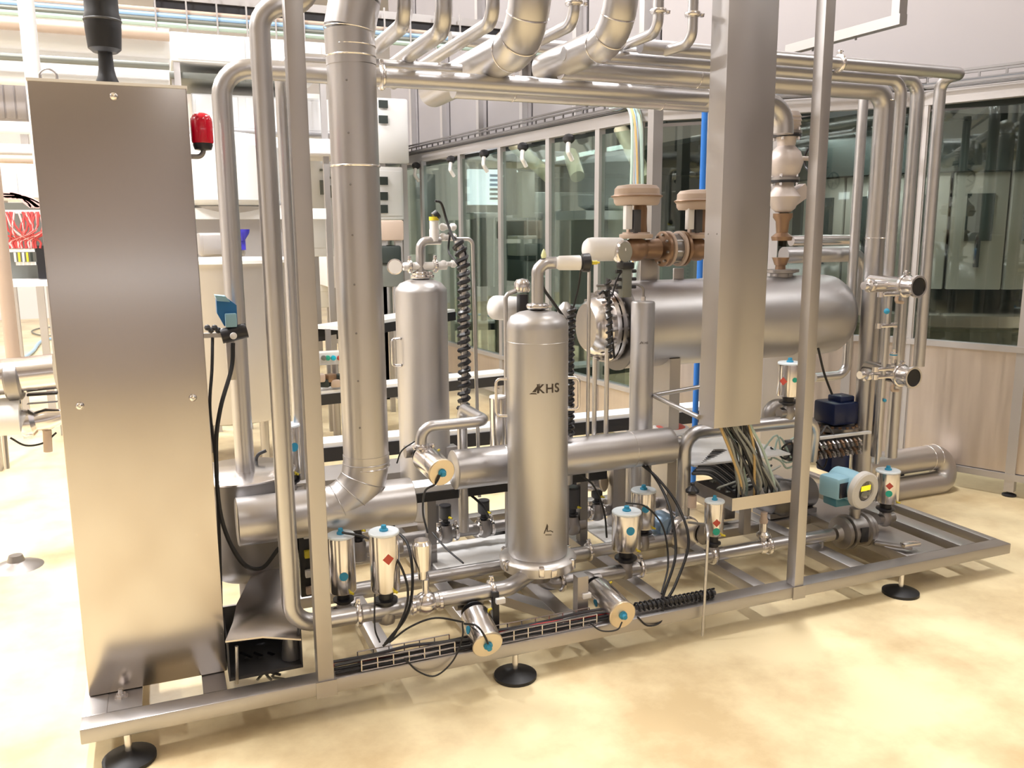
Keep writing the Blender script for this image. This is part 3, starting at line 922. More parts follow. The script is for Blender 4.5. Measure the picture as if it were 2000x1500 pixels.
# ================================================================ HEAT EXCHANGER TANK
yT = 3.68
c = P(1300, 630, y=yT)
zT = c.z; rT = .215
xL = P(1203, 630, y=yT).x; xR = P(1640, 622, y=yT).x
t = thing('shell_tank', 'large horizontal cylindrical steel tank behind the hanging duct with bolted head', 'tank', (xL + .5, yT, zT - rT))
L = xR - xL
M().lathe((xL, yT, zT), (1, 0, 0), [(0, rT * .97), (.004, rT), (L - .13, rT), (L - .09, rT * .97), (L - .05, rT * .86), (L - .02, rT * .65), (L - .005, rT * .35), (L, .0)], 56).build('shell', VESSEL, t)
M().lathe((xL - .012, yT, zT), (1, 0, 0), [(0, rT * .96), (.001, rT * 1.03), (.012, rT * 1.03), (.014, rT)], 56).build('end_flange', DARKST, t)
M().lathe((xL - .17, yT, zT), (1, 0, 0), [(0, .02), (.004, .11), (.025, .13), (.05, .14), (.12, .145), (.16, .145)], 40).build('head', POLI, t)
M().lathe((xL - .085, yT, zT), (1, 0, 0), [(0, .14), (.001, .175), (.022, .175), (.024, .15), (.03, .15), (.031, .175), (.052, .175), (.053, .14)], 40).build('head_flange', POLI, t)
for k in range(16):
    a = 2 * PI * k / 16
    p = Vector((xL - .1, yT + .16 * math.cos(a), zT + .16 * math.sin(a)))
    M().lathe(p - Vector((.012, 0, 0)), (1, 0, 0), [(0, .012), (.016, .012), (.016, .007), (.075, .007), (.075, .012), (.09, .012)], 6).build('bolt', CAST, t)
for sx in (xL + .25, xR - .35):
    M().box((sx - .03, yT - .15, Z1), (sx + .03, yT + .15, zT - rT * .75)).build('saddle_leg', FRAME, t)
bx = P(1267, 525, y=yT)
M().obox((bx.x, yT, zT + rT + .06), (.1, .012, .14), None, .003).build('lifting_lug', FRAME, t)
bx2 = P(1325, 530, y=yT)
M().obox((bx2.x, yT, zT + rT + .02), (.06, .012, .07), None, .003).build('lifting_lug', FRAME, t)
M().ring((P(1370, 600, y=yT).x, yT, zT), (1, 0, 0), rT, .002).build('weld_seam', PIPE, t)
nz = P(1532, 525, y=yT)
M().lathe((nz.x, yT, zT + rT - .02), (0, 0, 1), [(0, .045), (.04, .045), (.04, .075), (.055, .075)], 24).build('nozzle', CAST, t)

# valve stack on tank
sx = P(1530, 400, y=yT).x
zz = lambda py: P(1530, py, y=yT).z
t = thing('valve_stack', 'stack of pale cast valves and flanges standing on the large tank', 'valve', (sx, yT, zz(525)))
M().lathe((sx, yT, zz(545)), (0, 0, 1), [(0, .05), (.03, .05), (.035, .08), (.05, .08)], 24).build('flange', CAST, t)
M().lathe((sx, yT, zz(540)), (0, 0, 1), [(0, .03), (.07, .025), (.09, .03), (.06, .03), (.1, .045)], 20).build('spindle', BRONZE, t)
M().lathe((sx, yT, zz(470)), (0, 0, 1), [(0, .05), (.02, .055), (.04, .03), (.1, .035), (.12, .05), (.14, .05)], 20).build('bonnet', BRONZE, t)
M().lathe((sx, yT, zz(415)), (0, 0, 1), [(0, .035), (.02, .06), (.08, .085), (.13, .05), (.16, .045)], 20).build('strainer_body', WBEL, t)
M().beam((sx, yT, zz(400)), (sx + .13, yT, zz(370)), .06, .07).build('strainer_leg', WBEL, t)
for py_ in (357, 352, 268, 261):
    M().lathe((sx, yT, zz(py_)), (0, 0, 1), [(0, .075), (.013, .075)], 28).build('flange', CAST if py_ in (352, 261) else BLACKP, t)
    for k in range(4):
        a = k * PI / 2 + .6
        M().cyl((sx + .062 * math.cos(a), yT + .062 * math.sin(a), zz(py_) - .015), (sx + .062 * math.cos(a), yT + .062 * math.sin(a), zz(py_) + .03), .008, n=6).build('bolt', POLI, t)
M().lathe((sx, yT, zz(348)), (0, 0, 1), [(0, .055), (.03, .075), (.08, .09), (.13, .075), (.16, .045), (.2, .05), (.23, .065)], 24).build('globe_body', WBEL, t)
M().lathe((sx, yT, zz(258)), (0, 0, 1), [(0, .06), (.03, .062), (.035, .07), (.05, .066), (.055, .072), (.07, .066), (.075, .07), (.1, .055)], 24).build('expansion_joint', WBEL, t)
hw = thing('handwheel', 'black spoked handwheel at the side of the valve stack on the tank', 'handwheel', (sx + .17, yT, zz(308)))
hc = Vector((sx + .17, yT, zz(308))); hdv = Vector((1, -.1, .0)).normalized()
hq = M().ring(hc, hdv, .062, .007)
hq.build('rim', BLACKP, hw)
u, v, d_ = frame_of(hdv)
hs = M()
for k in range(5):
    a = 2 * PI * k / 5
    hs.cyl(hc, hc + (u * math.cos(a) + v * math.sin(a)) * .06, .005, n=6)
hs.build('spokes', BLACKP, hw)
M().cyl(hc - d_ * .12, hc + d_ * .02, .012, n=10).build('stem', WBEL, hw)
# pipe beside stack going right
yS = 3.85
zq = P(1600, 497, y=yS).z; zq2 = P(1600, 470, y=yS).z
xe = P(1682, 500, y=yS).x
pipe('insulated_pipe', 'bright jacketed pipe above the tank end turning down behind the uprights', [(P(1530, 500, y=yS).x, yS, zq), (xe, yS, zq), (xe, yS, zq - .35)], .045, .1, PIPE, n=24)
pipe('bare_pipe', 'bright thinner pipe lying just above the jacketed pipe over the tank end', [(P(1545, 468, y=yS + .1).x, yS + .1, zq2), (P(1670, 468, y=yS + .1).x, yS + .1, zq2)], .03, .1, POLI)

# control valves (diaphragm actuators)
def control_valve(label, px, py_top, y, sc=1., full=True):
    x = P(px, 430, y=y).x
    Z = lambda p: P(px, p, y=y).z
    t = thing('control_valve', label, 'valve', (x, y, Z(480)))
    R = .115 * sc
    M().lathe((x, y, Z(py_top + 38)), (0, 0, 1), [(0, R * .85), (.012, R * .93), (.03, R * .95), (.034, R * 1.0), (.046, R * 1.0), (.05, R * .93), (.075, R * .92), (.09, R * .8), (.096, R * .4), (.098, 0)], 40).build('diaphragm_housing', CREAM, t)
    M().ring((x, y, Z(py_top + 38) + .041), (0, 0, 1), R * 1.03, .004).build('rim_seam', BRONZE, t)
    for s in (-1, 1):
        M().box((x + s * .04 - .009, y - .012, Z(455)), (x + s * .04 + .009, y + .012, Z(py_top + 38)), .003).build('yoke_arm', CREAM, t)
    M().lathe((x + .02, y, Z(458)), (0, 0, 1), [(0, .03), (.01, .035), (.06, .032), (.12, .033), (.14, .028), (Z(py_top + 38) - Z(458), .02)], 20).build('spring_column', BRONZE, t)
    M().lathe((x, y, Z(466)), (0, 0, 1), [(0, .075), (.008, .08), (.02, .08), (.024, .065), (.03, .065)], 28).build('bonnet_flange', CREAM, t)
    M().box((x - .085, y - .05, Z(448)), (x - .05, y - .02, Z(402)), .003).build('travel_plate', WHITEP, t)
    M().box((x - .045, y - .06, Z(455)), (x - .01, y - .02, Z(410)), .003).build('positioner', DKGREY, t)
    zc = Z(487)
    M().sphere((x, y, zc), .06, 18, (1.15, 1, .95)).lathe((x - .1, y, zc), (1, 0, 0), [(0, .035), (.04, .045), (.16, .045), (.22, .05)], 22).build('valve_body', BRONZE, t)
    return t, x, zc, y


t1, xa, zc1, yy = control_valve('cream and brown diaphragm control valve in the open left of the duct', 1243, 363, 3.6)
t2, xb, zc2, yy = control_valve('cream and brown diaphragm control valve half hidden by the duct', 1362, 372, 3.6, .95)
t = thing('flange_pair', 'brown bolted flange joint between the two cream control valves', 'flange', ((xa + xb) / 2, 3.6, zc1))
for xx, mt in ((P(1292, 480, y=3.6).x, BRONZE), (P(1300, 480, y=3.6).x, CREAM), (P(1322, 480, y=3.6).x, CREAM), (P(1330, 480, y=3.6).x, BRONZE)):
    M().lathe((xx, 3.6, zc1), (1, 0, 0), [(0, .078), (.003, .085), (.016, .085), (.019, .078)], 32).build('flange', mt, t)
xx0 = P(1305, 480, y=3.6).x; xx1 = P(1322, 480, y=3.6).x
M().cyl((xx0, 3.6, zc1), (xx1 + .02, 3.6, zc1), .07, n=28).build('spool', DARKST, t)
for k in range(8):
    a = 2 * PI * k / 8 + .2
    M().cyl((P(1288, 480, y=3.6).x, 3.6 + .068 * math.cos(a), zc1 + .068 * math.sin(a)), (P(1336, 480, y=3.6).x, 3.6 + .068 * math.cos(a), zc1 + .068 * math.sin(a)), .007, n=6).build('bolt', CAST, t)

# air filter regulator & white capsules
def capsule(label, p0, p1, r, y, mt=WHITEP):
    A = P(*p0, y=y); B = P(*p1, y=y)
    d = B - A; L = d.length
    t = thing('air_reservoir', label, 'cylinder', A)
    M().lathe(A, d, [(0, 0), (.003, r * .4), (.012, r * .75), (.026, r * .95), (.04, r), (L - .004, r), (L, r * .97)], 28).build('shell', mt, t)
    return t, B, d.normalized(), r


t, B, dd, r_ = capsule('white round-ended cylinder in front of the cream control valve', (1139, 487), (1212, 487), .052, 3.4)
u = Vector((.35, -1, 0)).normalized()
c = P(1222, 492, y=3.36)
g = thing('air_regulator', 'clear-faced regulator on a flat grey mount between white cylinder and tank', 'regulator', c)
M().lathe(c + Vector((-.02, .03, 0)), u, [(0, .045), (.01, .052), (.035, .052), (.04, .046)], 28).build('round_housing', POLI, g)
M().lathe(c + Vector((-.02, .03, 0)) + u * .041, u, [(0, .044), (.002, .044)], 28).build('face', mat('gauge_face', (.5, .48, .4), .15, .6), g)
M().box(c + Vector((-.03, -.03, -.075)), c + Vector((.03, .03, -.045)), .006).build('black_collar', BLACKP, g)
M().box(c + Vector((-.024, -.02, -.2)), c + Vector((.024, .02, -.07)), .004).build('bracket', MGREY, g)
for s in (-1, 1):
    for k in range(3):
        q = c + Vector((s * .05, -.005, -.085 - k * .035))
        M().cyl(q, q + Vector((s * -.03, 0, 0)), .008, n=8).build('port_plug', BLACKP, g)
t, B, dd, r_ = capsule('white round-ended cylinder low behind the front filter housing', (953, 600), (1010, 603), .055, 3.6)
M().cyl((B.x - .03, 3.6, Z1), (B.x - .03, 3.6, B.z - .04), .012, n=10).build('stand', PIPE, t)
c = P(1020, 588, y=3.5)
t = thing('regulator_block', 'black and white regulator block left of the front filter housing top', 'regulator', c)
M().box(c - Vector((.02, .02, .06)), c + Vector((.02, .02, .03)), .004).build('block', BLACKP, t)
M().lathe(c + Vector((.0, 0, .04)), (0, 0, 1), [(0, .03), (.01, .036), (.04, .036), (.055, .025), (.06, 0)], 20).build('knob', POLI, t)
M().tube([(c.x - .08, c.y, Z1), c + Vector((-.08, 0, .03)), c + Vector((-.02, 0, .05))], .01, .03, 10).build('tube', PIPE, t)

# ================================================================ MID PIPES
yK = 3.22
zK = P(1100, 893, y=yK).z
xa = P(885, 915, y=yK).x; xb = P(1308, 872, y=yK).x
t = thing('insulated_pipe', 'level jacketed pipe passing behind the front filter housing at knee height', 'pipe', ((xa + xb) / 2, yK, zK))
M().lathe((xa, yK, zK), (1, 0, 0), [(0, .077), (.003, .081), (xb - xa - .003, .081), (xb - xa, .077)], 36).build('jacket', JACKET, t)
M().lathe((xb, yK, zK), (1, 0, 0), [(0, .05), (.02, .03), (.06, .026), (.09, .026)], 20).build('reducer', CAST, t)
for px in (985, 1230): M().ring((P(px, 890, y=yK).x, yK, zK), (1, 0, 0), .0815, .0012).build('jacket_band', POLI, t)

c0 = P(812, 878, y=3.12); c1 = P(822, 838, y=3.12)
e1 = P(950, 822, y=3.12); e2 = P(912, 797, z=e1.z)
pipe('bent_pipe', 'thin bent pipe arching over the blue ended valve and doubling back', [(c1.x, 3.12, c0.z), (c1.x, 3.12, e1.z), (e1.x, 3.12, e1.z), (e1.x, 3.42, e1.z), (e1.x, 3.42, .3)], .022, .05,
     clamps=[((c1.x, 3.12, c0.z + .01), (0, 0, 1))])
yL = 3.2
zl = P(1500, 828, y=yL).z
xl = P(1336, 900, y=yL).x
xr_ = P(1592, 820, y=yL).x
pipe('bent_pipe', 'bent pipe rising right of the level jacketed pipe and passing under the duct', [(xl, yL, P(1332, 1085, y=yL).z), (xl, yL, zl), (xr_, yL, zl), (xr_, yL + .02, P(1592, 900, y=yL).z)], .032, .085)
yy = 3.25
a = P(1365, 766, y=yy + .1); b = P(1275, 775, y=yy); c = P(1368, 818, y=yy - .12)
pipe('grab_rail', 'thin bent tube loop poking out left of the duct bottom', [(a.x + .05, yy + .13, b.z), (b.x, yy + .13, b.z), (b.x + .01, yy - .2, b.z), (a.x - .05, yy - .2, b.z)][:1] + [P(1275, 772, y=yy + .1), P(1365, 815, y=yy - .2)], .011, .02, n=12, cat='rail')
# long back pipes / beams behind the skid
for (p0, p1, y_, lab) in (((430, 955), (860, 930), 3.95, 'pale steel channel running low behind the widest horizontal jacket'),):
    A = P(*p0, y=y_); B = P(*p1, y=y_)
    t = thing('support_beam', lab, 'beam', A)
    M().box((A.x, y_ - .06, A.z - .05), (B.x + .6, y_ + .2, A.z)).build('channel', FRAME, t)
    M().box((A.x, y_ - .061, A.z - .09), (B.x + .6, y_ - .03, A.z - .05)).build('rubber_strip', BLACK, t)
    for xx in (A.x + .25, B.x + .1, B.x + .5):
        M().box((xx - .02, y_, Z1), (xx + .02, y_ + .04, A.z - .04)).build('leg', FRAME, t)

A = P(800, 952, y=3.47); B = P(1180, 911, y=3.47)
t = thing('low_beam', 'pale beam with black rubber underside just below the level jacketed pipe', 'beam', A)
M().box((A.x - .05, 3.45, A.z - .025), (B.x, 3.56, A.z)).build('channel', WHITE, t)
M().box((A.x - .05, 3.44, A.z - .065), (B.x, 3.55, A.z - .025)).build('rubber_strip', BLACK, t)
for xx in (A.x + .1, B.x - .1):
    M().box((xx - .02, 3.48, Z1), (xx + .02, 3.52, A.z - .05)).build('leg', DARKST, t)

# blue sensor assembly beside cabinet
yb = 3.1
c = P(441, 610, y=yb)
t = thing('flow_sensor', 'bright blue boxed sensor head above black fittings right of the cabinet', 'sensor', c)
M().prism([P(422, 578, y=yb), P(440, 580, y=yb), P(462, 596, y=yb), P(464, 634, y=yb), P(438, 637, y=yb), P(424, 612, y=yb)], (0, .05, 0)).build('housing', DBLUE, t)
M().prism([P(420, 577, y=yb - .01), P(441, 579, y=yb - .01), P(450, 590, y=yb - .01), P(424, 588, y=yb - .01)], (0, .07, 0)).build('lid', LBLUE, t)
M().box(P(441, 640, y=yb - .02), P(462, 612, y=yb - .02) + Vector((0, .02, 0)), .004).build('terminal_block', LBLUE, t)
M().cyl(P(432, 657, y=yb), P(482, 645, y=yb), .026, n=18).build('collar', BLACKP, t)
M().lathe(P(456, 656, y=yb - .03), (0, -1, 0), [(0, .012), (.006, .011), (.01, 0)], 14).build('bolt_head', WHITEP, t)
z_ = P(420, 655, y=yb).z
M().box((P(400, 655, y=yb).x - .05, yb, z_ - .008), (P(440, 655, y=yb).x, yb + .02, z_ + .008)).build('mount_arm', FRAME, t)
for k in range(4):
    M().sphere(P(405 + k * 7, 640 + (k % 2) * 5, y=yb), .011, 8).build('cable_gland', DKGREY, t)
M().box(P(441, 665, y=yb + .01), P(463, 742, y=yb + .01) + Vector((0, .04, 0)), .003).build('channel', FRAME, t)
cable('power_cable', 'thick black cable looping from the blue sensor down beside the cabinet', [P(455, 670, y=3.06), P(452, 720, y=3.04), P(430, 800, y=2.95), P(422, 880, y=2.95), P(432, 1010, y=2.95), P(470, 1095, y=2.95), P(510, 1110, y=3.0), P(545, 1070, y=3.02)], .008)
cable('power_cable', 'black cable hanging straight from sensor bracket along the cabinet edge', [P(415, 660, y=3.1), P(414, 720, y=3.05), P(410, 800, y=3.0), P(421, 900, y=3.0), P(428, 1040, y=3.0), P(432, 1180, y=3.0)], .0055)
# dark round tank under the wide horizontal jacket
cc = P(487, 1010, y=3.15)
t = thing('buffer_tank', 'dull dark round-bottomed tank under the wide horizontal jacket', 'tank', (cc.x, 3.32, .25))
M().lathe((cc.x, 3.32, .28), (0, 0, 1), [(0, 0), (.004, .06), (.02, .12), (.05, .165), (.09, .185), (.42, .19), (.425, .17), (.43, .0)], 44).build('shell', DARKST, t)
M().cyl((cc.x, 3.32, Z1 - .01), (cc.x, 3.32, .29), .04, n=16).build('leg', DARKST, t)
M().lathe((cc.x, 3.32, .70), (0, 0, 1), [(0, .195), (.006, .197), (.01, .19), (.012, 0)], 44).build('lid', POLI, t)

# silver sheet hood over dark box in front-left corner
t = thing('junction_box_hood', 'folded shiny sheet hood over a dark open box beside the cabinet foot', 'hood', P(515, 1320, z=.14))
yh = 2.78
fl_ = P(440, 1252, y=yh); fr = P(588, 1248, y=yh); fm = P(513, 1243, y=yh)
bl = P(455, 1185, y=yh + .02)
q1 = P(462, 1180, y=3.0); q2 = P(555, 1165, y=3.0); qm = P(512, 1170, y=3.0)
up1 = P(490, 1125, y=3.15); up2 = P(553, 1110, y=3.15); upm = P(520, 1112, y=3.15)
th = Vector((0, 0, -.006))
fl2 = P(455, 1215, y=yh + .07); fr2 = P(586, 1216, y=yh + .07); fm2 = P(515, 1210, y=yh + .07)
vs = [fl_, fm, fr, fl2, fm2, fr2, q1, qm, q2, up1, upm, up2]
vs = vs + [v + th for v in vs]
fs = []
for r0 in range(3):
    for k in range(2):
        a = r0 * 3 + k
        fs.append((a, a + 1, a + 4, a + 3)); fs.append((a + 12, a + 15, a + 16, a + 13))
fs += [(0, 12, 13, 1), (1, 13, 14, 2), (0, 3, 15, 12), (3, 6, 18, 15), (6, 9, 21, 18), (2, 14, 17, 5), (5, 17, 20, 8), (8, 20, 23, 11)]
M().add(vs, fs).build('hood_sheet', STEEL, t)
bxl = P(446, 1300, y=yh + .02).x; bxr = P(592, 1300, y=yh + .02).x
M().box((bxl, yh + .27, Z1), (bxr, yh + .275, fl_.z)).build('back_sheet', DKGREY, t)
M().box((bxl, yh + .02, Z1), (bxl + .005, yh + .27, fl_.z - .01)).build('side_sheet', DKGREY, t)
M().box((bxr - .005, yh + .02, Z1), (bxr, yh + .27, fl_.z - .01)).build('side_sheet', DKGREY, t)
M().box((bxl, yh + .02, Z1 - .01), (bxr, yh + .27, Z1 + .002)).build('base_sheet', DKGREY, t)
c = P(570, 1300, y=yh + .08)
M().lathe((c.x, yh + .08, Z1), (0, 0, 1), [(0, .03), (.005, .034), (.1, .026), (.13, .024)], 20).build('clear_cup', mat('smoky_cup', (.2, .2, .21), .15, .5), t)
M().tube([P(462, 1262, y=yh + .02), P(463, 1335, y=yh + .02)], .006, 0, 8).build('hinge_rod', PIPE, t)
for k in range(9):
    a = P(470 + k * 9, 1275 + (k % 3) * 9, y=yh + .12)
    cable('box_cable', ['black', 'dark grey', 'grey-green'][k % 3] + ' cable coiled inside the dark box under the hood', [a, a + Vector((.03, .02, -.03)), a + Vector((.06 - .01 * k, .01, -.055)), a + Vector((.02, -.02, -.06))], .005, [BLACK, DKGREY, CABG][k % 3], 'cables inside the hooded box', seg=4)

# ================================================================ LOWER PIPE RUNS
yM = 2.97
zM = P(1370, 1088, y=yM).z
xm0 = P(1060, 1140, y=yM).x + .02
pipe('run_pipe', 'lower front run from under the front filter housing to the blue flow meter', [(vx + .0, y1, P(1050, 1130, y=yM).z + .06), (vx + .0, yM, zM), (P(1625, 1036, y=yM).x, yM, zM)], .029, .075,
     clamps=[((P(1095, 1125, y=yM).x, yM, zM), (1, 0, 0)), ((P(1250, 1105, y=yM).x, yM, zM), (1, 0, 0)), ((P(1390, 1085, y=yM).x, yM, zM), (1, 0, 0)), ((P(1500, 1060, y=yM).x, yM, zM), (1, 0, 0))])
yN = 3.2
zN = P(900, 1118, y=yN).z
pipe('run_pipe', 'second lower run passing behind the front filter housing foot', [(P(640, 1150, y=yN).x, yN, zN), (P(1240, 1055, y=yN).x, yN, zN), (P(1340, 1045, y=yN).x, yN, zN)], .028, .07,
     clamps=[((P(830, 1125, y=yN).x, yN, zN), (1, 0, 0)), ((P(1150, 1072, y=yN).x, yN, zN), (1, 0, 0))])
yO = 3.62
zO = P(950, 1030, y=yO).z
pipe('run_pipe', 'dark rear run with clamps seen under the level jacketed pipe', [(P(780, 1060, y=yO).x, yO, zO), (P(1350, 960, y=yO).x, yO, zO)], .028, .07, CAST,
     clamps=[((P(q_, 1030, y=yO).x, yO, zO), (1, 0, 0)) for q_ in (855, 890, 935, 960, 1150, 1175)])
for q_, lab in ((870, 'short drain valve hanging on the dark rear run at left'), (945, 'dark round valve on the dark rear run left of the front housing'), (1165, 'dark round valve on the dark rear run right of the front housing')):
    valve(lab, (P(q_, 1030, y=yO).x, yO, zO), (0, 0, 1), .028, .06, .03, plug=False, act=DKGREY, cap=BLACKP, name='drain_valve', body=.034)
# white base plate
a = P(850, 1110, z=.142); b = P(985, 1060, z=.142)
o = M().box((a.x, 3.3, .14), (a.x + .62, 3.7, .15), .002).build('drip_plate', WHITE)
tag(o, 'pale flat drip plate lying on the frame behind the front run', 'plate')
o = M().box((P(1180, 1060, z=.14).x, 3.35, .14), (P(1180, 1060, z=.14).x + .4, 3.7, .15), .002).build('drip_plate', WHITE)
tag(o, 'pale flat drip plate right of the front filter housing foot', 'plate')

# ball body in run C
c = P(832, 1178, y=yC)
t = thing('check_valve', 'round polished ball body in the lowest run left of the tilted valve', 'valve', c)
M().sphere((c.x, yC, c.z), .043, 18, (1.1, 1, 1)).lathe((c.x - .06, yC, c.z), (1, 0, 0), [(0, .03), (.005, .036), (.015, .036), (.02, .03), (.1, .03), (.105, .036), (.115, .036), (.12, .03)], 20).build('ball_body', POLI, t)
M().cyl((c.x, yC, c.z + .03), (c.x, yC, c.z + .09), .012, n=12).build('stem', POLI, t)
M().lathe((c.x - .01, yC, P(822, 1130, y=yC).z), (0, 0, 1), [(0, .016), (.03, .018), (.035, .03), (.09, .033), (.13, .034), (.14, .026), (.145, .026)], 24).build('actuator', POLI, t)

# vertical pneumatic valves
def vb(px, py, y): return P(px, py, y=y)


valve('stainless valve with red diamond sticker left of the round ball body', vb(755, 1198, yC), r=.052, h=.215, stick=[('r', .62, .02, .25)], neck=.05)
valve('stainless valve with blue dot sticker immediately right of the left post', vb(672, 1195, 2.93), r=.048, h=.215, stick=[('b', .36, .016, .1)], neck=.04)
valve('stainless valve with blue dot sticker, frontmost of the pair right of the housing', vb(1222, 1112, yM), r=.06, h=.165, stick=[('b', .62, .018, .3)], neck=.05, cap=CAPM)
valve('stainless valve with blue dot sticker, rearmost of the pair right of the housing', vb(1255, 1058, yN), r=.055, h=.175, stick=[('b', .6, .017, .2)], neck=.03)
valve('stainless valve with orange and green stickers in front of the short cable tray', vb(1392, 1082, yM), r=.042, h=.155, stick=[('r', .45, .018, .3), ('g', .2, .016, .3)], neck=.05)
valve('stainless valve with red stripe sticker below the large tank beside the right post', vb(1538, 805, 3.2), r=.054, h=.16, stick=[('r', .5, .02, -.5), ('g', .55, .012, .5)], neck=.04)
valve('stainless valve with red and green stickers right of the blue flow meter', vb(1728, 1012, 3.05), r=.056, h=.16, stick=[('r', .62, .018, .2), ('g', .38, .016, .2)], neck=.045)
valve('stainless valve with blue dot sticker behind the upright pipes near the left post', vb(568, 962, 3.4), r=.048, h=.2, stick=[('b', .6, .018, .5)], neck=.04)
valve('short white topped valve half hidden behind the front upright pipe', vb(524, 970, 3.5), r=.04, h=.06, neck=.03, plug=False, act=MGREY, cap=WHITEP)
valve('small valve left of front housing beside its handle', vb(973, 905, 3.5), r=.036, h=.24, neck=.03, plug=False, cap=WHITEP)
# horizontal / tilted valves
def tilt(label, end, back, yb_, r, h, cap=CAPT, stick=None, y_end=None):
    E_ = P(*end, y=y_end); B_ = P(*back, y=yb_)
    d = E_ - B_
    L_ = d.length
    body = .03; neck = .03
    return valve(label, B_, d, r, L_ - body * 1.2 - neck, neck, stick, cap, body=body, bodydir=(1, 0, 0))


tilt('tilted horizontal valve pointing out over the front rail left of the centre foot', (952, 1258), (915, 1175), 2.82, .054, .2, y_end=2.62, stick=[('b', .55, .015, .9)])
tilt('tilted horizontal valve pointing out over the front rail right of the centre foot', (1215, 1200), (1150, 1135), 2.93, .054, .2, y_end=2.66, stick=[('b', .45, .015, .9)])
tilt('horizontal valve with bright blue knob at the left end of the level jacketed pipe', (862, 922), (815, 880), 3.2, .052, .15, y_end=2.98)
# small manifold bodies under tilted valves
for (a_, b_, y_, lab) in (((1010, 1135), (1000, 1128), 2.95, ''),):
    pass
# flow meter
c = P(1668, 1030, y=yM)
t = thing('flow_meter', 'light blue flow meter with round grey display ring showing yellow', 'meter', c)
M().lathe((c.x - .115, yM, zM), (1, 0, 0), [(0, .028), (.02, .04), (.03, .075), (.05, .075), (.055, .055), (.06, .082), (.075, .082), (.08, .07), (.15, .07), (.155, .082), (.17, .082), (.175, .055), (.185, .07), (.2, .07), (.21, .03)], 36).build('flanged_body', CAST, t)
M().obox((c.x - .0, yM - .066, zM), (.045, .01, .07), None, .002).build('name_plate', BLACKP, t)
M().cyl((c.x, yM, zM + .06), (c.x, yM, zM + .11), .025, n=16).build('neck', CAST, t)
h0 = P(1655, 945, y=yM)
dv = Vector((.12, -1, -.08)).normalized()
u, v, dv = frame_of(dv)
hcn = h0 + dv * .02
body = M().lathe(hcn - dv * .1, dv, [(0, .05), (.01, .064), (.05, .07), (.12, .07), (.15, .066)], 32)
body.build('transmitter_housing', LBLUE, t)
lp = P(1608, 935, y=yM - .03)
M().obox(h0 + Vector((-.07, .0, .0)), (.1, .12, .105), Matrix.Rotation(.12, 3, 'Z'), .018).build('terminal_housing', LBLUE, t)
M().obox(h0 + Vector((-.07, -.061, -.005)), (.07, .004, .07), Matrix.Rotation(.12, 3, 'Z'), .001).build('side_window', GLASSD, t)
M().obox(h0 + Vector((-.03, .02, -.075)), (.11, .09, .05), None, .012).build('lower_housing', mat('teal_enamel', (.06, .2, .26), .4), t)
fr_ = hcn + dv * .05
rg = M().lathe(fr_, dv, [(0, .075), (.004, .087), (.03, .087), (.036, .08), (.037, .05), (.03, .048)], 36).build('display_ring', mat('grey_ring', (.62, .6, .57), .4), t)
M().lathe(fr_ + dv * .028, dv, [(0, .049), (.002, .049)], 28).build('display_glass', GLASSD, rg)
M().obox(fr_ + dv * .0315 + v * .014, (.062, .024, .002), Matrix((u, v, dv)).transposed()).build('lcd', DISP, rg)
M().obox(fr_ + dv * .0315 - v * .014, (.055, .02, .002), Matrix((u, v, dv)).transposed()).build('label_strip', MGREY, rg)
# post-meter valve lever
c = P(1745, 1065, z=.16)
t = thing('clamp_bracket', 'small steel clamp bracket lying on the end plate of the frame', 'bracket', c)
M().obox(c, (.16, .035, .012), Matrix.Rotation(-.9, 3, 'Z'), .003).build('strap', CAST, t)
M().obox(c + Vector((.05, -.05, .015)), (.09, .035, .02), Matrix.Rotation(-.1, 3, 'Z'), .004).build('block', POLI, t)
pipe('drain_stub', 'thin rod hanging below the run just left of the flow meter', [P(1607, 1050, y=2.97), P(1607, 1050, y=2.97) + Vector((0, 0, -.1))], .006, n=8)
# tee on the front run
c = Vector((P(1490, 1052, y=yM).x, yM, zM))
t = thing('tee_fitting', 'clamped tee with small upright stem on the front run below the tray', 'fitting', c)
M().cyl(c, c + Vector((0, 0, .13)), .017, n=14).lathe(c + Vector((0, 0, .04)), (0, 0, 1), [(0, .022), (.01, .03), (.02, .03), (.03, .02)], 16).build('branch', POLI, t)
M().sphere(c, .035, 14).build('tee_body', POLI, t)
M().lathe(c + Vector((0, 0, .1)), (0, 0, 1), [(0, .014), (.02, .02), (.04, .014), (.06, .016)], 12).build('cap', CREAM, t)
# small centrifugal pump between
c = P(1330, 1035, y=3.2)
t = thing('booster_pump', 'polished pump housing with bright blue fan cover behind the paired valves', 'pump', c)
M().lathe(c + Vector((0, -.06, 0)), (0, 1, 0), [(0, .03), (.005, .07), (.02, .078), (.05, .078), (.06, .06), (.2, .06)], 28).build('casing', POLI, t)
M().lathe(P(1285, 1020, y=3.3), (0, -1, 0), [(0, .06), (.08, .062), (.1, .05), (.105, 0)], 24).build('fan_cover', mat('blue_grey_cover', (.25, .36, .5), .3, .5), t)
M().lathe(c + Vector((.09, -.05, -.01)), (.3, -1, 0), [(0, .05), (.01, .055), (.02, .02)], 20).build('inlet_ring', CAST, t)

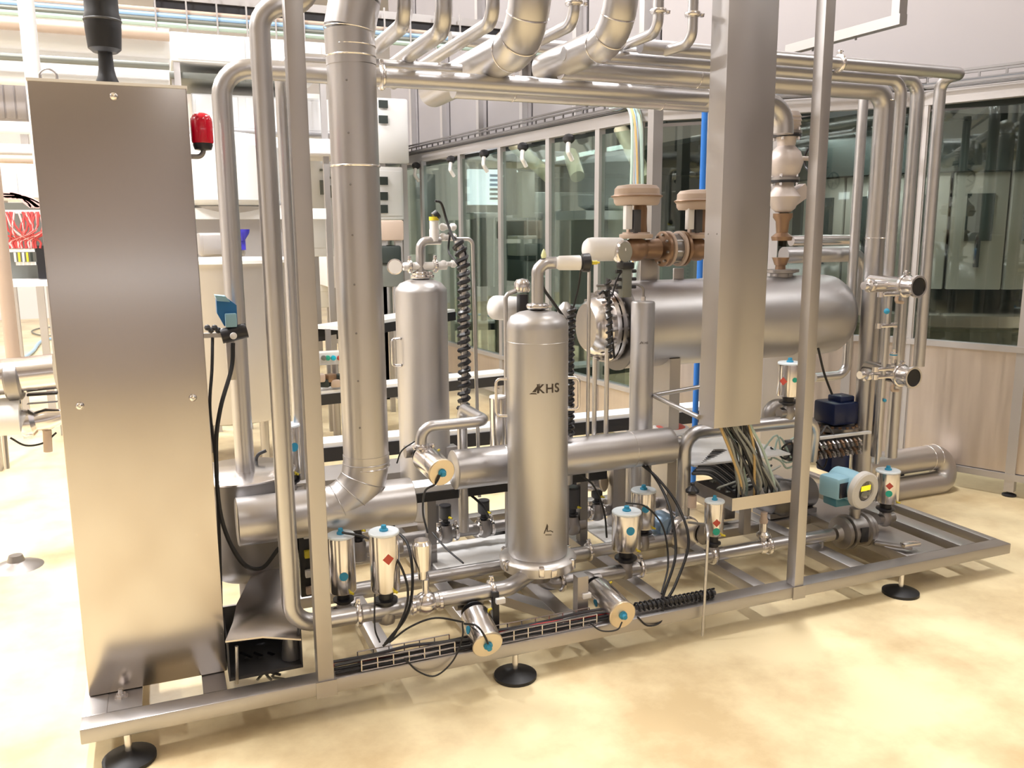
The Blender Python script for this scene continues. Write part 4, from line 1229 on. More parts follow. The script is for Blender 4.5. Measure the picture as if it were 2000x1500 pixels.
# clutter inside the skid: legs, valves, actuators; dark pipes and pump added to darken
for k, (px, p0, p1, y_, w, lab) in enumerate(((843, 985, 1075, 3.75, .05, 'dark square leg below the left end of the level jacketed pipe'), (878, 870, 1050, 3.8, .06, 'square leg between rear filter housing and front housing'),
        (1205, 895, 1010, 3.6, .07, 'square leg below the level jacketed pipe right of the front housing'), (1232, 900, 1010, 3.62, .04, 'narrow leg close beside the square leg right of the front housing'), (1420, 985, 1060, 3.5, .06, 'dark leg under the short cable tray'))):
    c = P(px, p0, y=y_)
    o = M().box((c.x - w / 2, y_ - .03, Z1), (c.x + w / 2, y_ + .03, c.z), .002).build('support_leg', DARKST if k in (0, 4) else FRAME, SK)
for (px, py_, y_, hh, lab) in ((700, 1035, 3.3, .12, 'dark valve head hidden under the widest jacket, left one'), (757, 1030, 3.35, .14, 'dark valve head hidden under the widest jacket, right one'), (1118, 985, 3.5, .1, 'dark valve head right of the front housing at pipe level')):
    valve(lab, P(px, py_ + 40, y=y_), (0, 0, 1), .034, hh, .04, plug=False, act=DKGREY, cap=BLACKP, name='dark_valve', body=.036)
valve('polished horizontal valve end peeking out below the level jacketed pipe', P(1105, 940, y=3.75), P(1175, 940, y=3.6) - P(1105, 940, y=3.75), .05, .13, .04, plug=False, cap=CAPT, name='pneumatic_valve', body=.03)
c = P(1352, 965, y=3.05)
t = thing('sampling_valve', 'pale small valve with black flared cap left of the orange stickered valve', 'valve', c)
M().lathe(c + Vector((0, 0, -.06)), (0, 0, 1), [(0, .02), (.055, .02), (.06, .012)], 16).build('body', CREAM, t)
M().lathe(c, (0, 0, 1), [(0, .012), (.01, .03), (.02, .03), (.04, .01), (.05, .012), (.055, .0)], 18).build('black_cap', BLACKP, t)
c = P(1310, 838, y=3.6)
t = thing('filter_bowl', 'round pale bowl with a red patterned top right of the slender housing', 'bowl', c)
M().lathe(c, (0, 0, 1), [(-.03, .03), (-.02, .07), (0, .09), (.012, .09), (.013, .08)], 28).build('rim', WHITEP, t)
M().lathe(c + Vector((0, 0, .012)), (0, 0, 1), [(0, .075), (.01, .06), (.016, .0)], 24).build('red_top', REDS, t)
M().cyl((c.x, c.y, Z1), (c.x, c.y, c.z - .02), .03, n=12).build('stem', CAST, t)
pipe('bent_pipe', 'short brownish bent pipe below the large tank beside the striped valve', [P(1500, 830, y=3.45), P(1502, 792, y=3.45), P(1560, 792, y=3.45)], .035, .05, CAST, n=14)
pipe('run_pipe', 'dull pipe added to darken the rear, crossing low under the short cable tray', [P(1350, 1040, y=3.5), P(1620, 1000, y=3.5)], .03, .05, CAST)
pipe('run_pipe', 'upright pipe added as dark clutter behind the pair of blue dotted valves', [P(1290, 1050, y=3.65), P(1290, 920, y=3.65)], .03, .05, DARKST)
pipe('run_pipe', 'low pipe added as dark clutter, running back under the widest horizontal jacket', [P(610, 1105, y=3.5), P(850, 1068, y=3.5)], .028, .05, CAST)
c = P(1520, 950, y=3.45)
t = thing('added_dark_pump', 'dark cast pump body added to darken the space behind the right post', 'pump', c)  # added dark mass under the skid
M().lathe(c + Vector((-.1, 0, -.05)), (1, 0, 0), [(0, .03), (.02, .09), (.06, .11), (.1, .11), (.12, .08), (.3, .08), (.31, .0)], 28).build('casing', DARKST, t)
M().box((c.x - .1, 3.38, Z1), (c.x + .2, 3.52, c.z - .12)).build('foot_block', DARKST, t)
c = P(600, 1090, y=3.25)
t = thing('wiring_block', 'small dark block with pale connectors between the front upright pipe and left post', 'block', c)
M().box(c + Vector((-.03, 0, -.16)), c + Vector((.025, .05, .12)), .004).build('block', BLACKP, t)
for k, dz in enumerate((.1, .02, -.06, -.13)):
    M().box(c + Vector((-.012, -.02, dz - .015)), c + Vector((.02, .0, dz + .015)), .003).build('connector', [WHITEP, YEL, WHITEP, CREAM][k], t)

# navy motor and bolted flange pump at right rear
yp = 3.55
c = P(1633, 800, y=yp)
t = thing('pump_motor', 'navy blue motor block standing over a bolted ring behind the right post', 'motor', c)
M().obox(c + Vector((0, 0, -.01)), (.17, .16, .12), None, .012).build('motor_body', NAVY, t)
M().obox(c + Vector((.03, 0, .06)), (.1, .1, .04), None, .01).build('terminal_box', NAVY, t)
M().obox(c + Vector((0, 0, -.28)), (.13, .12, .12), None, .012).build('lower_motor', NAVY, t)
zz = P(1640, 835, y=yp).z
M().lathe((c.x, yp, zz), (0, 0, 1), [(-.035, .11), (-.03, .125), (-.012, .125), (-.01, .11), (.0, .125), (.018, .125), (.025, .1), (.03, .0)], 36).build('ring_flange', CAST, t)
for k in range(18):
    a = 2 * PI * k / 18
    M().cyl((c.x + .112 * math.cos(a), yp + .112 * math.sin(a), zz - .05), (c.x + .112 * math.cos(a), yp + .112 * math.sin(a), zz + .03), .009, n=6).build('bolt', BRONZE, t)
cable('motor_cable', 'black cable dropping onto the navy motor from the upright pipes', [P(1598, 680, y=3.5), P(1610, 730, y=3.5), P(1625, 770, y=3.5)], .006)
# bolted manifold block with white bar
A = P(1515, 865, y=3.3); B = P(1695, 865, y=3.3)
t = thing('valve_manifold', 'long pneumatic manifold with pale top bar and many push-in fittings', 'manifold', A)
M().box((A.x + .1, 3.28, A.z - .006), (B.x, 3.3, A.z + .006)).build('top_bar', WHITE, t)
M().box((A.x + .1, 3.3, A.z - .11), (B.x - .03, 3.36, A.z - .008), .004).build('manifold_block', DKGREY, t)
for r0 in range(2):
    for k in range(15):
        xx = A.x + .12 + k * (B.x - A.x - .2) / 14
        q = Vector((xx, 3.29, A.z + (-.025 if r0 else -.07)))
        M().cyl(q, q + Vector((0, -.02, -.012)), .009, n=8).cyl(q + Vector((0, -.02, -.012)), q + Vector((0, -.03, -.03)), .006, n=6).build('push_fitting', [CAST, BRONZE, POLI][k % 3], t)
for k in range(12):
    x0 = A.x - .12 + k * .03
    s0 = Vector((x0, 3.3, A.z - .02 + random.uniform(-.05, .05)))
    cable('manifold_tube', 'thin tangled tube between short tray and manifold', [s0, s0 + Vector((.07, -.03, random.uniform(-.1, .1))), s0 + Vector((.14, 0, random.uniform(-.1, .06))), s0 + Vector((.22, .0, -.06))], .005, random.choice([BLACK, DKGREY, CABL, BRONZE]), 'thin tubes tangled left of the manifold', seg=4)

# ================================================================ WIRE BASKET TRAYS
def basket(label, x0, x1, y0, y1_, z0, z1_, step=.05):
    t = thing('wire_basket_tray', label, 'tray', (x0, y0, z0))
    w = .0022
    for yy_, zz_ in ((y0, z0), (y0, (z0 + z1_) / 2), (y0, z1_), (y1_, z1_), (y1_, z0), ((y0 + y1_) / 2, z0)):
        M().cyl((x0, yy_, zz_), (x1, yy_, zz_), w, n=6).build('long_wire', POLI, t)
    n = int((x1 - x0) / step)
    for k in range(n + 1):
        xx = x0 + (x1 - x0) * k / n
        M().tube([(xx, y0, z1_), (xx, y0, z0), (xx, y1_, z0), (xx, y1_, z1_)], w, 0, 6).build('cross_wire', POLI, t)
    return t


basket('wire mesh cable tray on the front rail left of the tilted valve', P(706, 1300, y=2.67).x, P(888, 1270, y=2.67).x, 2.668, 2.73, .145, .185)
basket('wire mesh cable tray on the front rail between the two tilted valves', P(975, 1240, y=2.67).x, P(1165, 1215, y=2.67).x, 2.668, 2.73, .145, .185)
for k in range(6):
    yy_ = 2.68 + k * .009; z_ = .150 + (k % 3) * .009
    pts = [(P(655, 1300, y=2.68).x, yy_, z_)]
    for j in range(1, 9):
        pts.append((pts[0][0] + j * .135, yy_ + random.uniform(-.006, .006), z_ + random.uniform(-.004, .006)))
    cable('tray_cable', ['black', 'black', 'dark grey', 'black', 'dark red', 'dark grey'][k] + ' cable lying along the front rail mesh trays', pts, .0055, [BLACK, BLACK, DKGREY, BLACK, CABR, DKGREY][k], 'cables along the front rail', seg=4)
# spiral wrapped bundle on front rail right
def spiral(label, pts, r, pitch, name='spiral_conduit', mt=BLACKP, wire=.004, core=None):
    sp = spline(pts, 12)
    t = thing(name, label, 'conduit', Vector(pts[0]))
    M().tube(sp, r * .62, 0, 10).build('cable_core', core or DKGREY, t)
    L = 0; out = []
    u, v, d = frame_of(sp[1] - sp[0])
    a = 0
    for i in range(len(sp) - 1):
        A, B = sp[i], sp[i + 1]; seg = (B - A).length
        if seg < 1e-6: continue
        d = (B - A).normalized()
        u = (u - d * u.dot(d)).normalized(); v = d.cross(u)
        st = max(2, int(seg / pitch * 8))
        for k in range(st):
            f = k / st
            aa = 2 * PI * (L + seg * f) / pitch
            out.append(A.lerp(B, f) + (u * math.cos(aa) + v * math.sin(aa)) * r)
        L += seg
    M().tube(out, wire, 0, 5).build('spiral_wrap', mt, t)
    return t


a = P(1245, 1185, y=2.69); b = P(1400, 1165, y=2.69)
spiral('black spiral wrapped cable bundle lying on the front rail', [(a.x, 2.7, .165), ((a.x + b.x) / 2, 2.7, .163), (b.x, 2.705, .16)], .017, .02, wire=.0045)
spiral('long upright spiral wrapped cable column between the two filter housings', [P(893, 470, y=3.72), P(905, 520, y=3.7), P(906, 650, y=3.7), P(907, 760, y=3.7), P(903, 810, y=3.7)], .023, .034, wire=.0105, core=MLIGHT)
spiral('upright spiral wrapped cable column hugging the front housing right side', [P(1117, 600, y=3.2), P(1113, 690, y=3.2), P(1113, 780, y=3.2), P(1113, 850, y=3.2)], .015, .024, wire=.0075)
spiral('short upright spiral wrapped cable in front of the bolted tank head', [P(1187, 545, y=3.3), P(1190, 620, y=3.3), P(1190, 700, y=3.3)], .013, .03, wire=.005)
# pipes upright thin near tank head
for px, y_, p0, p1, r_, lab in ((1147, 3.25, 530, 935, .008, 'thin upright rod left of the bolted tank head reaching past the jacketed pipe'), (1160, 3.35, 700, 870, .011, 'thin upright tube below the bolted tank head, left one'), (1183, 3.3, 680, 880, .011, 'thin upright tube below the bolted tank head, right one')):
    A = P(px, p0, y=y_); B = P(px, p1, y=y_); A.x = B.x
    pipe('thin_rod', lab, [B, A], r_, n=8)

# cables around
K = [
 ('black cable arching over the sensor above the rear housing', [P(850, 392, y=3.8), P(862, 398, y=3.8), P(872, 430, y=3.8), P(885, 465, y=3.75), P(893, 480, y=3.72)], .006),
 ('black cable falling in two strands into the spiral column, left strand', [P(880, 450, y=3.8), P(876, 490, y=3.8), P(890, 510, y=3.72), P(903, 530, y=3.7)], .005),
 ('black cable falling in two strands into the spiral column, right strand', [P(875, 455, y=3.8), P(900, 475, y=3.75), P(910, 500, y=3.7), P(906, 530, y=3.7)], .005),
 ('black cable curling from the front vent pipe behind the housing shoulder', [P(1056, 530, y=3.0), P(1060, 560, y=3.0), P(1080, 590, y=3.05), P(1105, 625, y=3.15)], .006),
 ('thin black cable from the yellow tip down to the spiral column', [P(1135, 522, y=3.0), P(1130, 560, y=3.05), P(1120, 600, y=3.15)], .004),
 ('thin black cable over the bolted tank head, front one', [P(1170, 575, y=3.3), P(1180, 570, y=3.3), P(1190, 600, y=3.3), P(1195, 650, y=3.3), P(1200, 700, y=3.3)], .005),
 ('thin black cable over the bolted tank head, rear one', [P(1195, 580, y=3.35), P(1205, 545, y=3.35), P(1222, 520, y=3.35)], .004),
 ('black air hose falling from the level jacketed pipe toward the paired valves', [P(1260, 905, y=3.2), P(1290, 950, y=3.1), P(1310, 1000, y=3.0), P(1320, 1080, y=2.9), P(1300, 1150, y=2.78), P(1290, 1175, y=2.72)], .006),
 ('second black air hose beside the falling one near the paired valves', [P(1250, 905, y=3.2), P(1285, 935, y=3.1), P(1325, 990, y=3.0), P(1345, 1060, y=2.88), P(1320, 1140, y=2.76), P(1298, 1178, y=2.72)], .006),
 ('black air line curving down from the pale valve caps at right', [P(1222, 982, y=2.95), P(1262, 990, y=2.93), P(1295, 1030, y=2.9), P(1305, 1100, y=2.84), P(1292, 1160, y=2.74)], .004),
 ('black air line draped over the paired valves near the left post', [P(668, 1040, y=2.9), P(715, 1050, y=2.85), P(765, 1080, y=2.78), P(792, 1130, y=2.74), P(795, 1180, y=2.72), P(770, 1240, y=2.7), P(748, 1262, y=2.7)], .0045),
 ('black air line dropping from behind the widest horizontal jacket', [P(760, 1030, y=2.95), P(795, 1060, y=2.85), P(806, 1130, y=2.76), P(795, 1200, y=2.72), P(752, 1258, y=2.7)], .0055),
 ('thin air line looping under the red diamond valve', [P(732, 1160, y=2.76), P(732, 1225, y=2.72), P(742, 1255, y=2.7)], .003),
 ('thin black air line sweeping low over the front rail left of the tilted valve', [P(905, 1215, y=2.7), P(850, 1207, y=2.68), P(800, 1225, y=2.68), P(760, 1255, y=2.68)], .0035),
 ('thin air line loop hanging over the front rail below the mesh tray', [P(903, 1215, y=2.66), P(903, 1245, y=2.65), P(885, 1290, y=2.64), P(850, 1320, y=2.64), P(815, 1310, y=2.65), P(790, 1285, y=2.66)], .003),
 ('short black line plugged into the left tilted valve end', [P(907, 1218, y=2.68), P(930, 1222, y=2.6), P(945, 1240, y=2.58), P(953, 1257, y=2.6)], .004),
 ('thin air line loop under the right tilted valve', [P(1150, 1215, y=2.66), P(1175, 1232, y=2.64), P(1205, 1230, y=2.62), P(1215, 1215, y=2.63)], .003),
 ('black air line loops on the front rail right of the tilted valve', [P(1245, 1205, y=2.66), P(1265, 1222, y=2.65), P(1290, 1215, y=2.66), P(1295, 1190, y=2.68), P(1280, 1175, y=2.7)], .0035),
 ('thin line from the blue knob valve curling down behind the rail', [P(862, 922, y=2.97), P(850, 945, y=2.98), P(830, 960, y=3.1), P(826, 1000, y=3.3), P(835, 1040, y=3.4)], .0045),
 ('black cable slanting across the pale drip plate', [P(845, 1040, y=3.3), P(870, 1070, y=3.2), P(905, 1100, y=3.1)], .004),
 ('thin brown line sticking out left of the blue knob valve', [P(810, 862, y=3.1), P(785, 880, y=3.1), P(775, 905, y=3.1)], .003),
 ('black hose bundle crossing the middle of the pipework behind the housing', [P(905, 955, y=3.5), P(940, 985, y=3.45), P(955, 1010, y=3.5)], .006),
 ('thin black line under the vent pipe between the housing and rod', [P(1130, 925, y=3.2), P(1160, 950, y=3.2), P(1180, 1000, y=3.2), P(1185, 1050, y=3.2)], .0045),
 ('black cable at the small valve behind the front upright pipe', [P(520, 880, y=3.45), P(503, 890, y=3.45), P(500, 915, y=3.45), P(508, 950, y=3.45)], .007),
]
for lab, pts, r_ in K:
    cable('air_line', lab, pts, r_, n=7)
# thin rod hanging over the rail
A = P(1383, 1045, y=2.64); B = P(1358, 1245, y=2.64)
pipe('dip_tube', 'thin pale drain tube hanging down over the front rail', [P(1345, 1020, y=2.9), P(1380, 1025, y=2.7), A, (A.x - .01, 2.64, B.z)], .0055, .03, n=8)
# small block fittings beside the tilted valves
for px, py_, y_, lab in ((967, 1170, 2.76, 'black pipe hanger with pale tag right of the left tilted valve'), (1135, 1160, 2.78, 'tan terminal block on the rail left of the right tilted valve')):
    c = P(px, py_, y=y_)
    t = thing('pipe_hanger', lab, 'bracket', c)
    M().box((c.x - .012, y_ - .012, Z1), (c.x + .012, y_ + .012, c.z + .03), .002).build('stem', BLACKP if px < 1000 else CREAM, t)
    M().box((c.x - .005, y_ - .03, c.z - .01), (c.x + .03, y_ - .012, c.z + .01), .002).build('tag_plate', WHITEP, t)

# ================================================================ GUARD ENCLOSURE (right and centre)
ZT = 2.42
def seg_dir(a, b):
    d = (b - a); L = d.length; d = d / L
    n = Vector((d.y, -d.x, 0))
    if n.dot(Vector((1, 1, 0))) > 0: n = -n
    return d, n, L


def enclosure_side(label, a, b, sill, posts, low=None, tray=True):
    d, n, L = seg_dir(a, b)
    t = thing('machine_guard', label, 'machine guard', (a + b) / 2)
    mid = (a + b) / 2
    M().beam(a + Vector((0, 0, ZT - .04)), b + Vector((0, 0, ZT - .04)), .06, .08).build('top_rail', MLIGHT, t)
    M().beam(a + Vector((0, 0, sill)), b + Vector((0, 0, sill)), .07, .035).build('sill_rail', MLIGHT, t)
    if low:
        M().beam(a + Vector((0, 0, (sill + low) / 2 + .01)) , b + Vector((0, 0, (sill + low) / 2 + .01)), .03, sill - low - .03).build('lower_panel', LOWP, t)
        M().beam(a + Vector((0, 0, low)), b + Vector((0, 0, low)), .06, .04).build('bottom_rail', MLIGHT, t)
    for k, s in enumerate(posts):
        p = a + d * (L * s)
        M().beam(p + Vector((0, 0, .03)), p + Vector((0, 0, ZT)), .055, .055, (d.x, d.y, 0)).build('post', MLIGHT, t)
        M().lathe(p, (0, 0, 1), [(0, .04), (.01, .04), (.02, .015), (.04, .015)], 14).build('foot', BLACKP, t)
        if k + 1 < len(posts):
            q = a + d * (L * posts[k + 1])
            c = (p + q) / 2
            zc_ = (sill + .02 + ZT - .12) / 2
            M().beam(p + d * .03 + Vector((0, 0, zc_)), q - d * .03 + Vector((0, 0, zc_)), .006, ZT - .12 - sill - .02).build('window_pane', GLASS, t)
    return t, d, n, L


enclosure_side('long glazed guard side running away behind the filter housings', EN[0], EN[1], .45, [0, .18, .36, .52, .66, .8, .92, 1.0], .12)
enclosure_side('glazed guard side facing the large tank with brown valves before it', EN[1], EN[2], .9, [0, .26, .52, .8, 1.0], .12)
enclosure_side('nearest glazed guard side at the right edge of the view', EN[2], EN[3], .895, [0, .302, .65, 1.0], .12)
# overhead mesh tray along top of the guard
for (a, b, lab) in ((EN[0], EN[1], 'wire tray with cables along the long guard side top'), (EN[1], EN[2], 'wire tray along the guard top facing the tank'), (EN[2], EN[3], 'wire tray along the nearest guard top at right')):
    d, n, L = seg_dir(a, b)
    t = thing('guard_cable_tray', lab, 'tray', a + Vector((0, 0, ZT)))
    for off, zz_ in ((.0, .02), (.0, .05), (.0, .09), (-.1, .09), (-.1, .02), (-.05, .02)):
        M().beam(a - n * off * -1 * -1 + Vector((0, 0, ZT + zz_)), b - n * off * -1 * -1 + Vector((0, 0, ZT + zz_)), .014, .014).build('long_wire', DARKST, t)
    k = int(L / .14)
    mm = M()
    for j in range(k + 1):
        p = a + d * (L * j / k) + Vector((0, 0, ZT))
        mm.beam(p + Vector((0, 0, .02)), p + Vector((0, 0, .09)), .012, .012, (d.x, d.y, 0))
    mm.build('cross_wires', DARKST, t)['kind'] = 'stuff'
    M().tube([a + Vector((0, 0, ZT + .035)), b + Vector((0, 0, ZT + .035))], .018, 0, 8).build('cable_bundle', DKGREY, t)
    M().tube([a - n * .05 + Vector((0, 0, ZT + .04)), b - n * .05 + Vector((0, 0, ZT + .04))], .022, 0, 8).build('cable_bundle', MGREY, t)
for k, f in enumerate((.35, .5, .62, .74, .86)):
    p = EN[0].lerp(EN[1], f) + Vector((-.06, -.03, ZT - .12))
    t = thing('guard_sensor', ['farthest', 'second farthest', 'middle', 'second nearest', 'nearest'][k] + ' black sensor clipped under the long guard top rail', 'sensor', p)
    M().sphere(p, .05, 10, (1, 1, .8)).build('head', BLACKP, t)
    M().tube([p, p + Vector((-.03, -.05, -.1)), p + Vector((.02, -.02, -.16))], .018, .02, 8).build('arm', WHITEP, t)
# tubes running down the guard corner
for k in range(7):
    p = EN[1] + Vector((-.06 - .012 * k + .03, -.06 - .008 * (k % 3), 0))
    mt = [CABL, CABY, CABL, CABY, CABS, CABY, CABL][k]
    lab = {CABL: 'pale green tube bundled down the guard corner post', CABY: 'ochre yellow tube bundled down the guard corner post', CABS: 'sky blue tube bundled down the guard corner post'}[mt]
    cable('guard_tube', lab, [p + Vector((.0, .3, ZT + .03)), p + Vector((0, 0, ZT - .05)), p + Vector((.02 * (k % 3), 0, 1.6)), p + Vector((-.03, -.02, 1.2)), p + Vector((.03, 0, .7))], .009 if k % 2 else .012, mt, {CABL: 'pale green tubes down the guard corner', CABY: 'ochre tubes down the guard corner'}.get(mt), cat='tube')
for px, lab in ((1363, 'bright blue plastic tube standing behind the second control valve'),):
    A = P(px, 215, y=4.2); B = P(px - 8, 900, y=4.2); B.z = 0.0; A.x = B.x
    cable('compressed_air_tube', lab, [B, B.lerp(A, .5), A], .017, CABB, cat='tube', n=12)
A = P(1280, 210, y=4.9)
o = M().box((A.x - .035, 4.86, .05), (A.x + .035, 4.93, 2.5)).build('machine_post', FRAME)
tag(o, 'slim steel post standing behind the cream control valve', 'post')

# machine inside guard
t = thing('filling_machine', 'large dark filling machine with grey panels inside the glazed guard', 'machine', (6.3, 5.6, 0))
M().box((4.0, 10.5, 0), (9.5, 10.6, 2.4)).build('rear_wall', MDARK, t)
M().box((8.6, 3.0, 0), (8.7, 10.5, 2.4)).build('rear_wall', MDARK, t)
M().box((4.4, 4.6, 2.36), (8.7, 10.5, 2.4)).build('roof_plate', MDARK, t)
M().lathe((6.3, 5.6, .88), (0, 0, 1), [(0, 1.45), (.02, 1.5), (.1, 1.5), (.12, 1.45)], 64).build('turntable', POLI, t)
M().lathe((6.3, 5.6, 0), (0, 0, 1), [(0, 1.0), (.8, .9), (.88, 1.2)], 48).build('pedestal', MGREY, t)
M().lathe((6.3, 5.6, 2.0), (0, 0, 1), [(0, 1.15), (.01, 1.3), (.4, 1.3), (.42, 1.15)], 64).build('carousel_ring', MDARK, t)
for k in range(20):
    a = 2 * PI * k / 20
    c = Vector((6.3 + 1.22 * math.cos(a), 5.6 + 1.22 * math.sin(a), 1.58))
    f = M().obox(c, (.37, .05, .85), Matrix.Rotation(a + PI / 2, 3, 'Z'), .01).build('panel', MPAN, t)
    M().obox(c + Vector((.03 * math.cos(a), .03 * math.sin(a), .1)), (.18, .03, .34), Matrix.Rotation(a + PI / 2, 3, 'Z')).build('opening', MDARK, f)
    M().obox(c + Vector((.045 * math.cos(a), .045 * math.sin(a), -.15)), (.03, .03, .22), Matrix.Rotation(a + PI / 2, 3, 'Z')).build('handle', BLACKP, f)
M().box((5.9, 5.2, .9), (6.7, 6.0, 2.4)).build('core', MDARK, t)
# interior pieces seen through the long side
for k, (x_, y_, w_, h_, mt_, nm) in enumerate(((3.75, 7.2, .5, 1.8, MDARK, 'column'), (4.0, 8.6, .7, 2.0, MGREY, 'column'), (3.9, 6.1, .35, 1.5, MGREY, 'column'), (4.6, 9.6, 1.2, 2.2, MDARK, 'cover'))):
    M().box((x_ - w_ / 2, y_ - w_ / 2, .1), (x_ + w_ / 2, y_ + w_ / 2, h_), .02).build(nm, mt_, t)
M().box(P(915, 400, y=8.4), P(1012, 332, y=8.4) + Vector((0, .05, 0)), .01).build('screen_housing', mat('lit_white_screen', (.8, .85, .9), .4, emit=(.9, .95, 1), es=1.6), t)
for k in range(6):
    M().box(P(957, 345 + k * 9, y=8.37), P(992, 341 + k * 9, y=8.37) + Vector((0, .01, 0))).build('screen_line', DBLUE if k < 3 else DKGREY, t)
for (p0, p1, y_, mt_, nm) in (((935, 560), (1055, 425), 8.15, MDARK, 'base_column'), ((925, 428), (1062, 415), 8.2, MLIGHT, 'rim_plate'), ((1000, 420), (1010, 300), 7.6, BLACKP, 'upright_rod'), ((1020, 425), (1045, 335), 7.5, MPAN, 'side_box'),
        ((1010, 500), (1050, 460), 7.5, MPAN, 'clear_box'), ((895, 700), (930, 430), 8.6, MPAN, 'side_column'), ((815, 520), (850, 340), 9.9, MLIGHT, 'far_column'), ((1120, 520), (1160, 380), 6.4, MDARK, 'dark_cover'), ((1215, 480), (1275, 385), 6.2, MPAN, 'side_panel'), ((1055, 620), (1090, 540), 6.95, MGREY, 'motor_box')):
    a_ = P(*p0, y=y_); b_ = P(*p1, y=y_)
    M().box(a_, b_ + Vector((0, .25, 0)), .01).build(nm, mt_, t)
for (p0, p1, y_, dy) in (((1003, 282), (1072, 345), 7.6, -.4), ((1113, 300), (1128, 345), 6.7, -.2), ((1212, 250), (1262, 350), 6.3, -.3)):
    M().cyl(P(*p0, y=y_), P(*p1, y=y_ + dy), .06, n=14).build('yellow_chute', YCH, t)
for px in (965, 985, 1030, 1048):
    M().cyl(P(px, 425, y=7.9), P(px, 560, y=7.9), .008, n=6).build('upright_rod', MLIGHT, t)
# upper housing above guard: grey panel wall
UW = [Vector((3.0, 11.4, 0)), Vector((3.55, 5.75, 0)), Vector((8.6, .9, 0))]
t = thing('clean_room_housing', 'tall grey panelled steel housing rising above the glazed guard', 'housing', (4.5, 6, ZT))
for a, b, w in ((UW[0], UW[1], .95), (UW[1], UW[2], 9)):
    d, n, L = seg_dir(a, b)
    k = max(1, round(L / w))
    for j in range(k):
        p = a + d * (L * j / k + .02); q = a + d * (L * (j + 1) / k - .02)
        M().beam(p + Vector((0, 0, (ZT + 5.4) / 2 + .05)), q + Vector((0, 0, (ZT + 5.4) / 2 + .05)), .05, 5.4 - ZT).build('panel', PANELD if w < 1 else WALLG, t)
        if w < 1:
            e = q - n * 0 + d * -.1
            M().beam(e + n * .03 + Vector((0, 0, ZT)), e + n * .03 + Vector((0, 0, 5.4)), .1, .06, (d.x, d.y, 0)).build('rib', MLIGHT, t)
    M().beam(a - n * .08 + Vector((0, 0, 3.9)), b - n * .08 + Vector((0, 0, 3.9)), .02, 3).build('groove_backing', MDARK, t)

# angled frame top right
A = P(1745, 22, x=4.6); B = P(1530, 85, x=4.6)
t = thing('steel_gantry', 'angular steel gantry corner hanging at the top right', 'frame', A)
p0 = P(1755, 40, y=3.4); p1 = P(1540, 98, z=p0.z); p2 = p0 + Vector((0, 0, .6))
M().beam(p0 + Vector((0, -.03, 0)), p1, .05, .05).build('lower_bar', FRAME, t)
M().beam(p0, p2, .05, .05, (0, 1, 0)).build('upright_bar', FRAME, t)
for f in (.35, .75):
    q = p0.lerp(p1, f); M().cyl(q, q + Vector((0, 0, -.04)), .006, n=6).build('stud', DARKST, t)

# ================================================================ BACKGROUND, LEFT HALL
# round grey vat
c = P(468, 790, y=5.9)
t = thing('round_vat', 'large pale grey cylindrical vat behind the upright pipes', 'vat', (P(455, 700, y=5.9).x, 6.2, 0))
vx_ = P(452, 700, y=6.2).x
M().lathe((vx_, 6.2, .38), (0, 0, 1), [(-.1, .05), (-.05, .3), (0, .5), (.05, .52), (1.0, .52), (1.03, .53), (1.03, .5), (.98, .5)], 48).build('shell', MLIGHT, t)
M().lathe((vx_, 6.2, 1.41), (0, 0, 1), [(0, .54), (.02, .54), (.025, .0)], 48).build('lid', WHITE, t)
for k in range(4):
    a = k * PI / 2 + .4
    M().cyl((vx_ + .4 * math.cos(a), 6.2 + .4 * math.sin(a), 0), (vx_ + .4 * math.cos(a), 6.2 + .4 * math.sin(a), .4), .03, n=10).build('leg', FRAME, t)
# conveyor behind the vat with a domed dispenser
def P9(px, py): return P(px, py, y=9.0)


t = thing('domed_hopper', 'white domed hopper tank above a ledge, seen behind the red beacon', 'hopper', P9(440, 410))
c = P(445, 340, y=8.2)
M().lathe((c.x, 8.2, P(445, 405, y=8.2).z), (0, 0, 1), [(0, .40), (.05, .50), (.5, .52), (.56, .47), (.62, .3), (.65, .1)], 40).build('shell', WHITE, t)
M().lathe((c.x, 8.2, P(445, 405, y=8.2).z), (0, 0, 1), [(-.1, .2), (0, .42)], 40).build('skirt', MLIGHT, t)
M().box((c.x - .62, 7.9, P(445, 418, y=8.2).z - .05), (c.x + .8, 8.6, P(445, 408, y=8.2).z)).build('ledge', WHITE, t)
M().box((c.x - .5, 8.0, .3), (c.x + .5, 8.5, P(445, 420, y=8.2).z)).build('pedestal', MLIGHT, t)
# white machine block rows
def block(label, px0, py0, px1, py1, y, depth, mt, name='machine_cabinet', cat='machine', details=0, legs=False):
    a = P(px0, py0, y=y); b = P(px1, py1, y=y)
    t = thing(name, label, cat, ((a.x + b.x) / 2, y, min(a.z, b.z)))
    z0_, z1_ = sorted((a.z, b.z))
    M().box((a.x, y, z0_), (b.x, y + depth, z1_), .02).build('body', mt, t)
    n = details
    for k in range(n):
        x0 = a.x + (b.x - a.x) * (k + .08) / n; x1_ = a.x + (b.x - a.x) * (k + .92) / n
        M().box((x0, y - .012, z0_ + (z1_ - z0_) * .08), (x1_, y, z1_ - (z1_ - z0_) * .08), .004).build('door_panel', mt, t)
    if z0_ > .3:
        for xx in (a.x + .05, b.x - .05):
            M().box((xx - .03, y + .03, 0), (xx + .03, y + .09, z0_)).build('leg', MLIGHT, t)
    return t


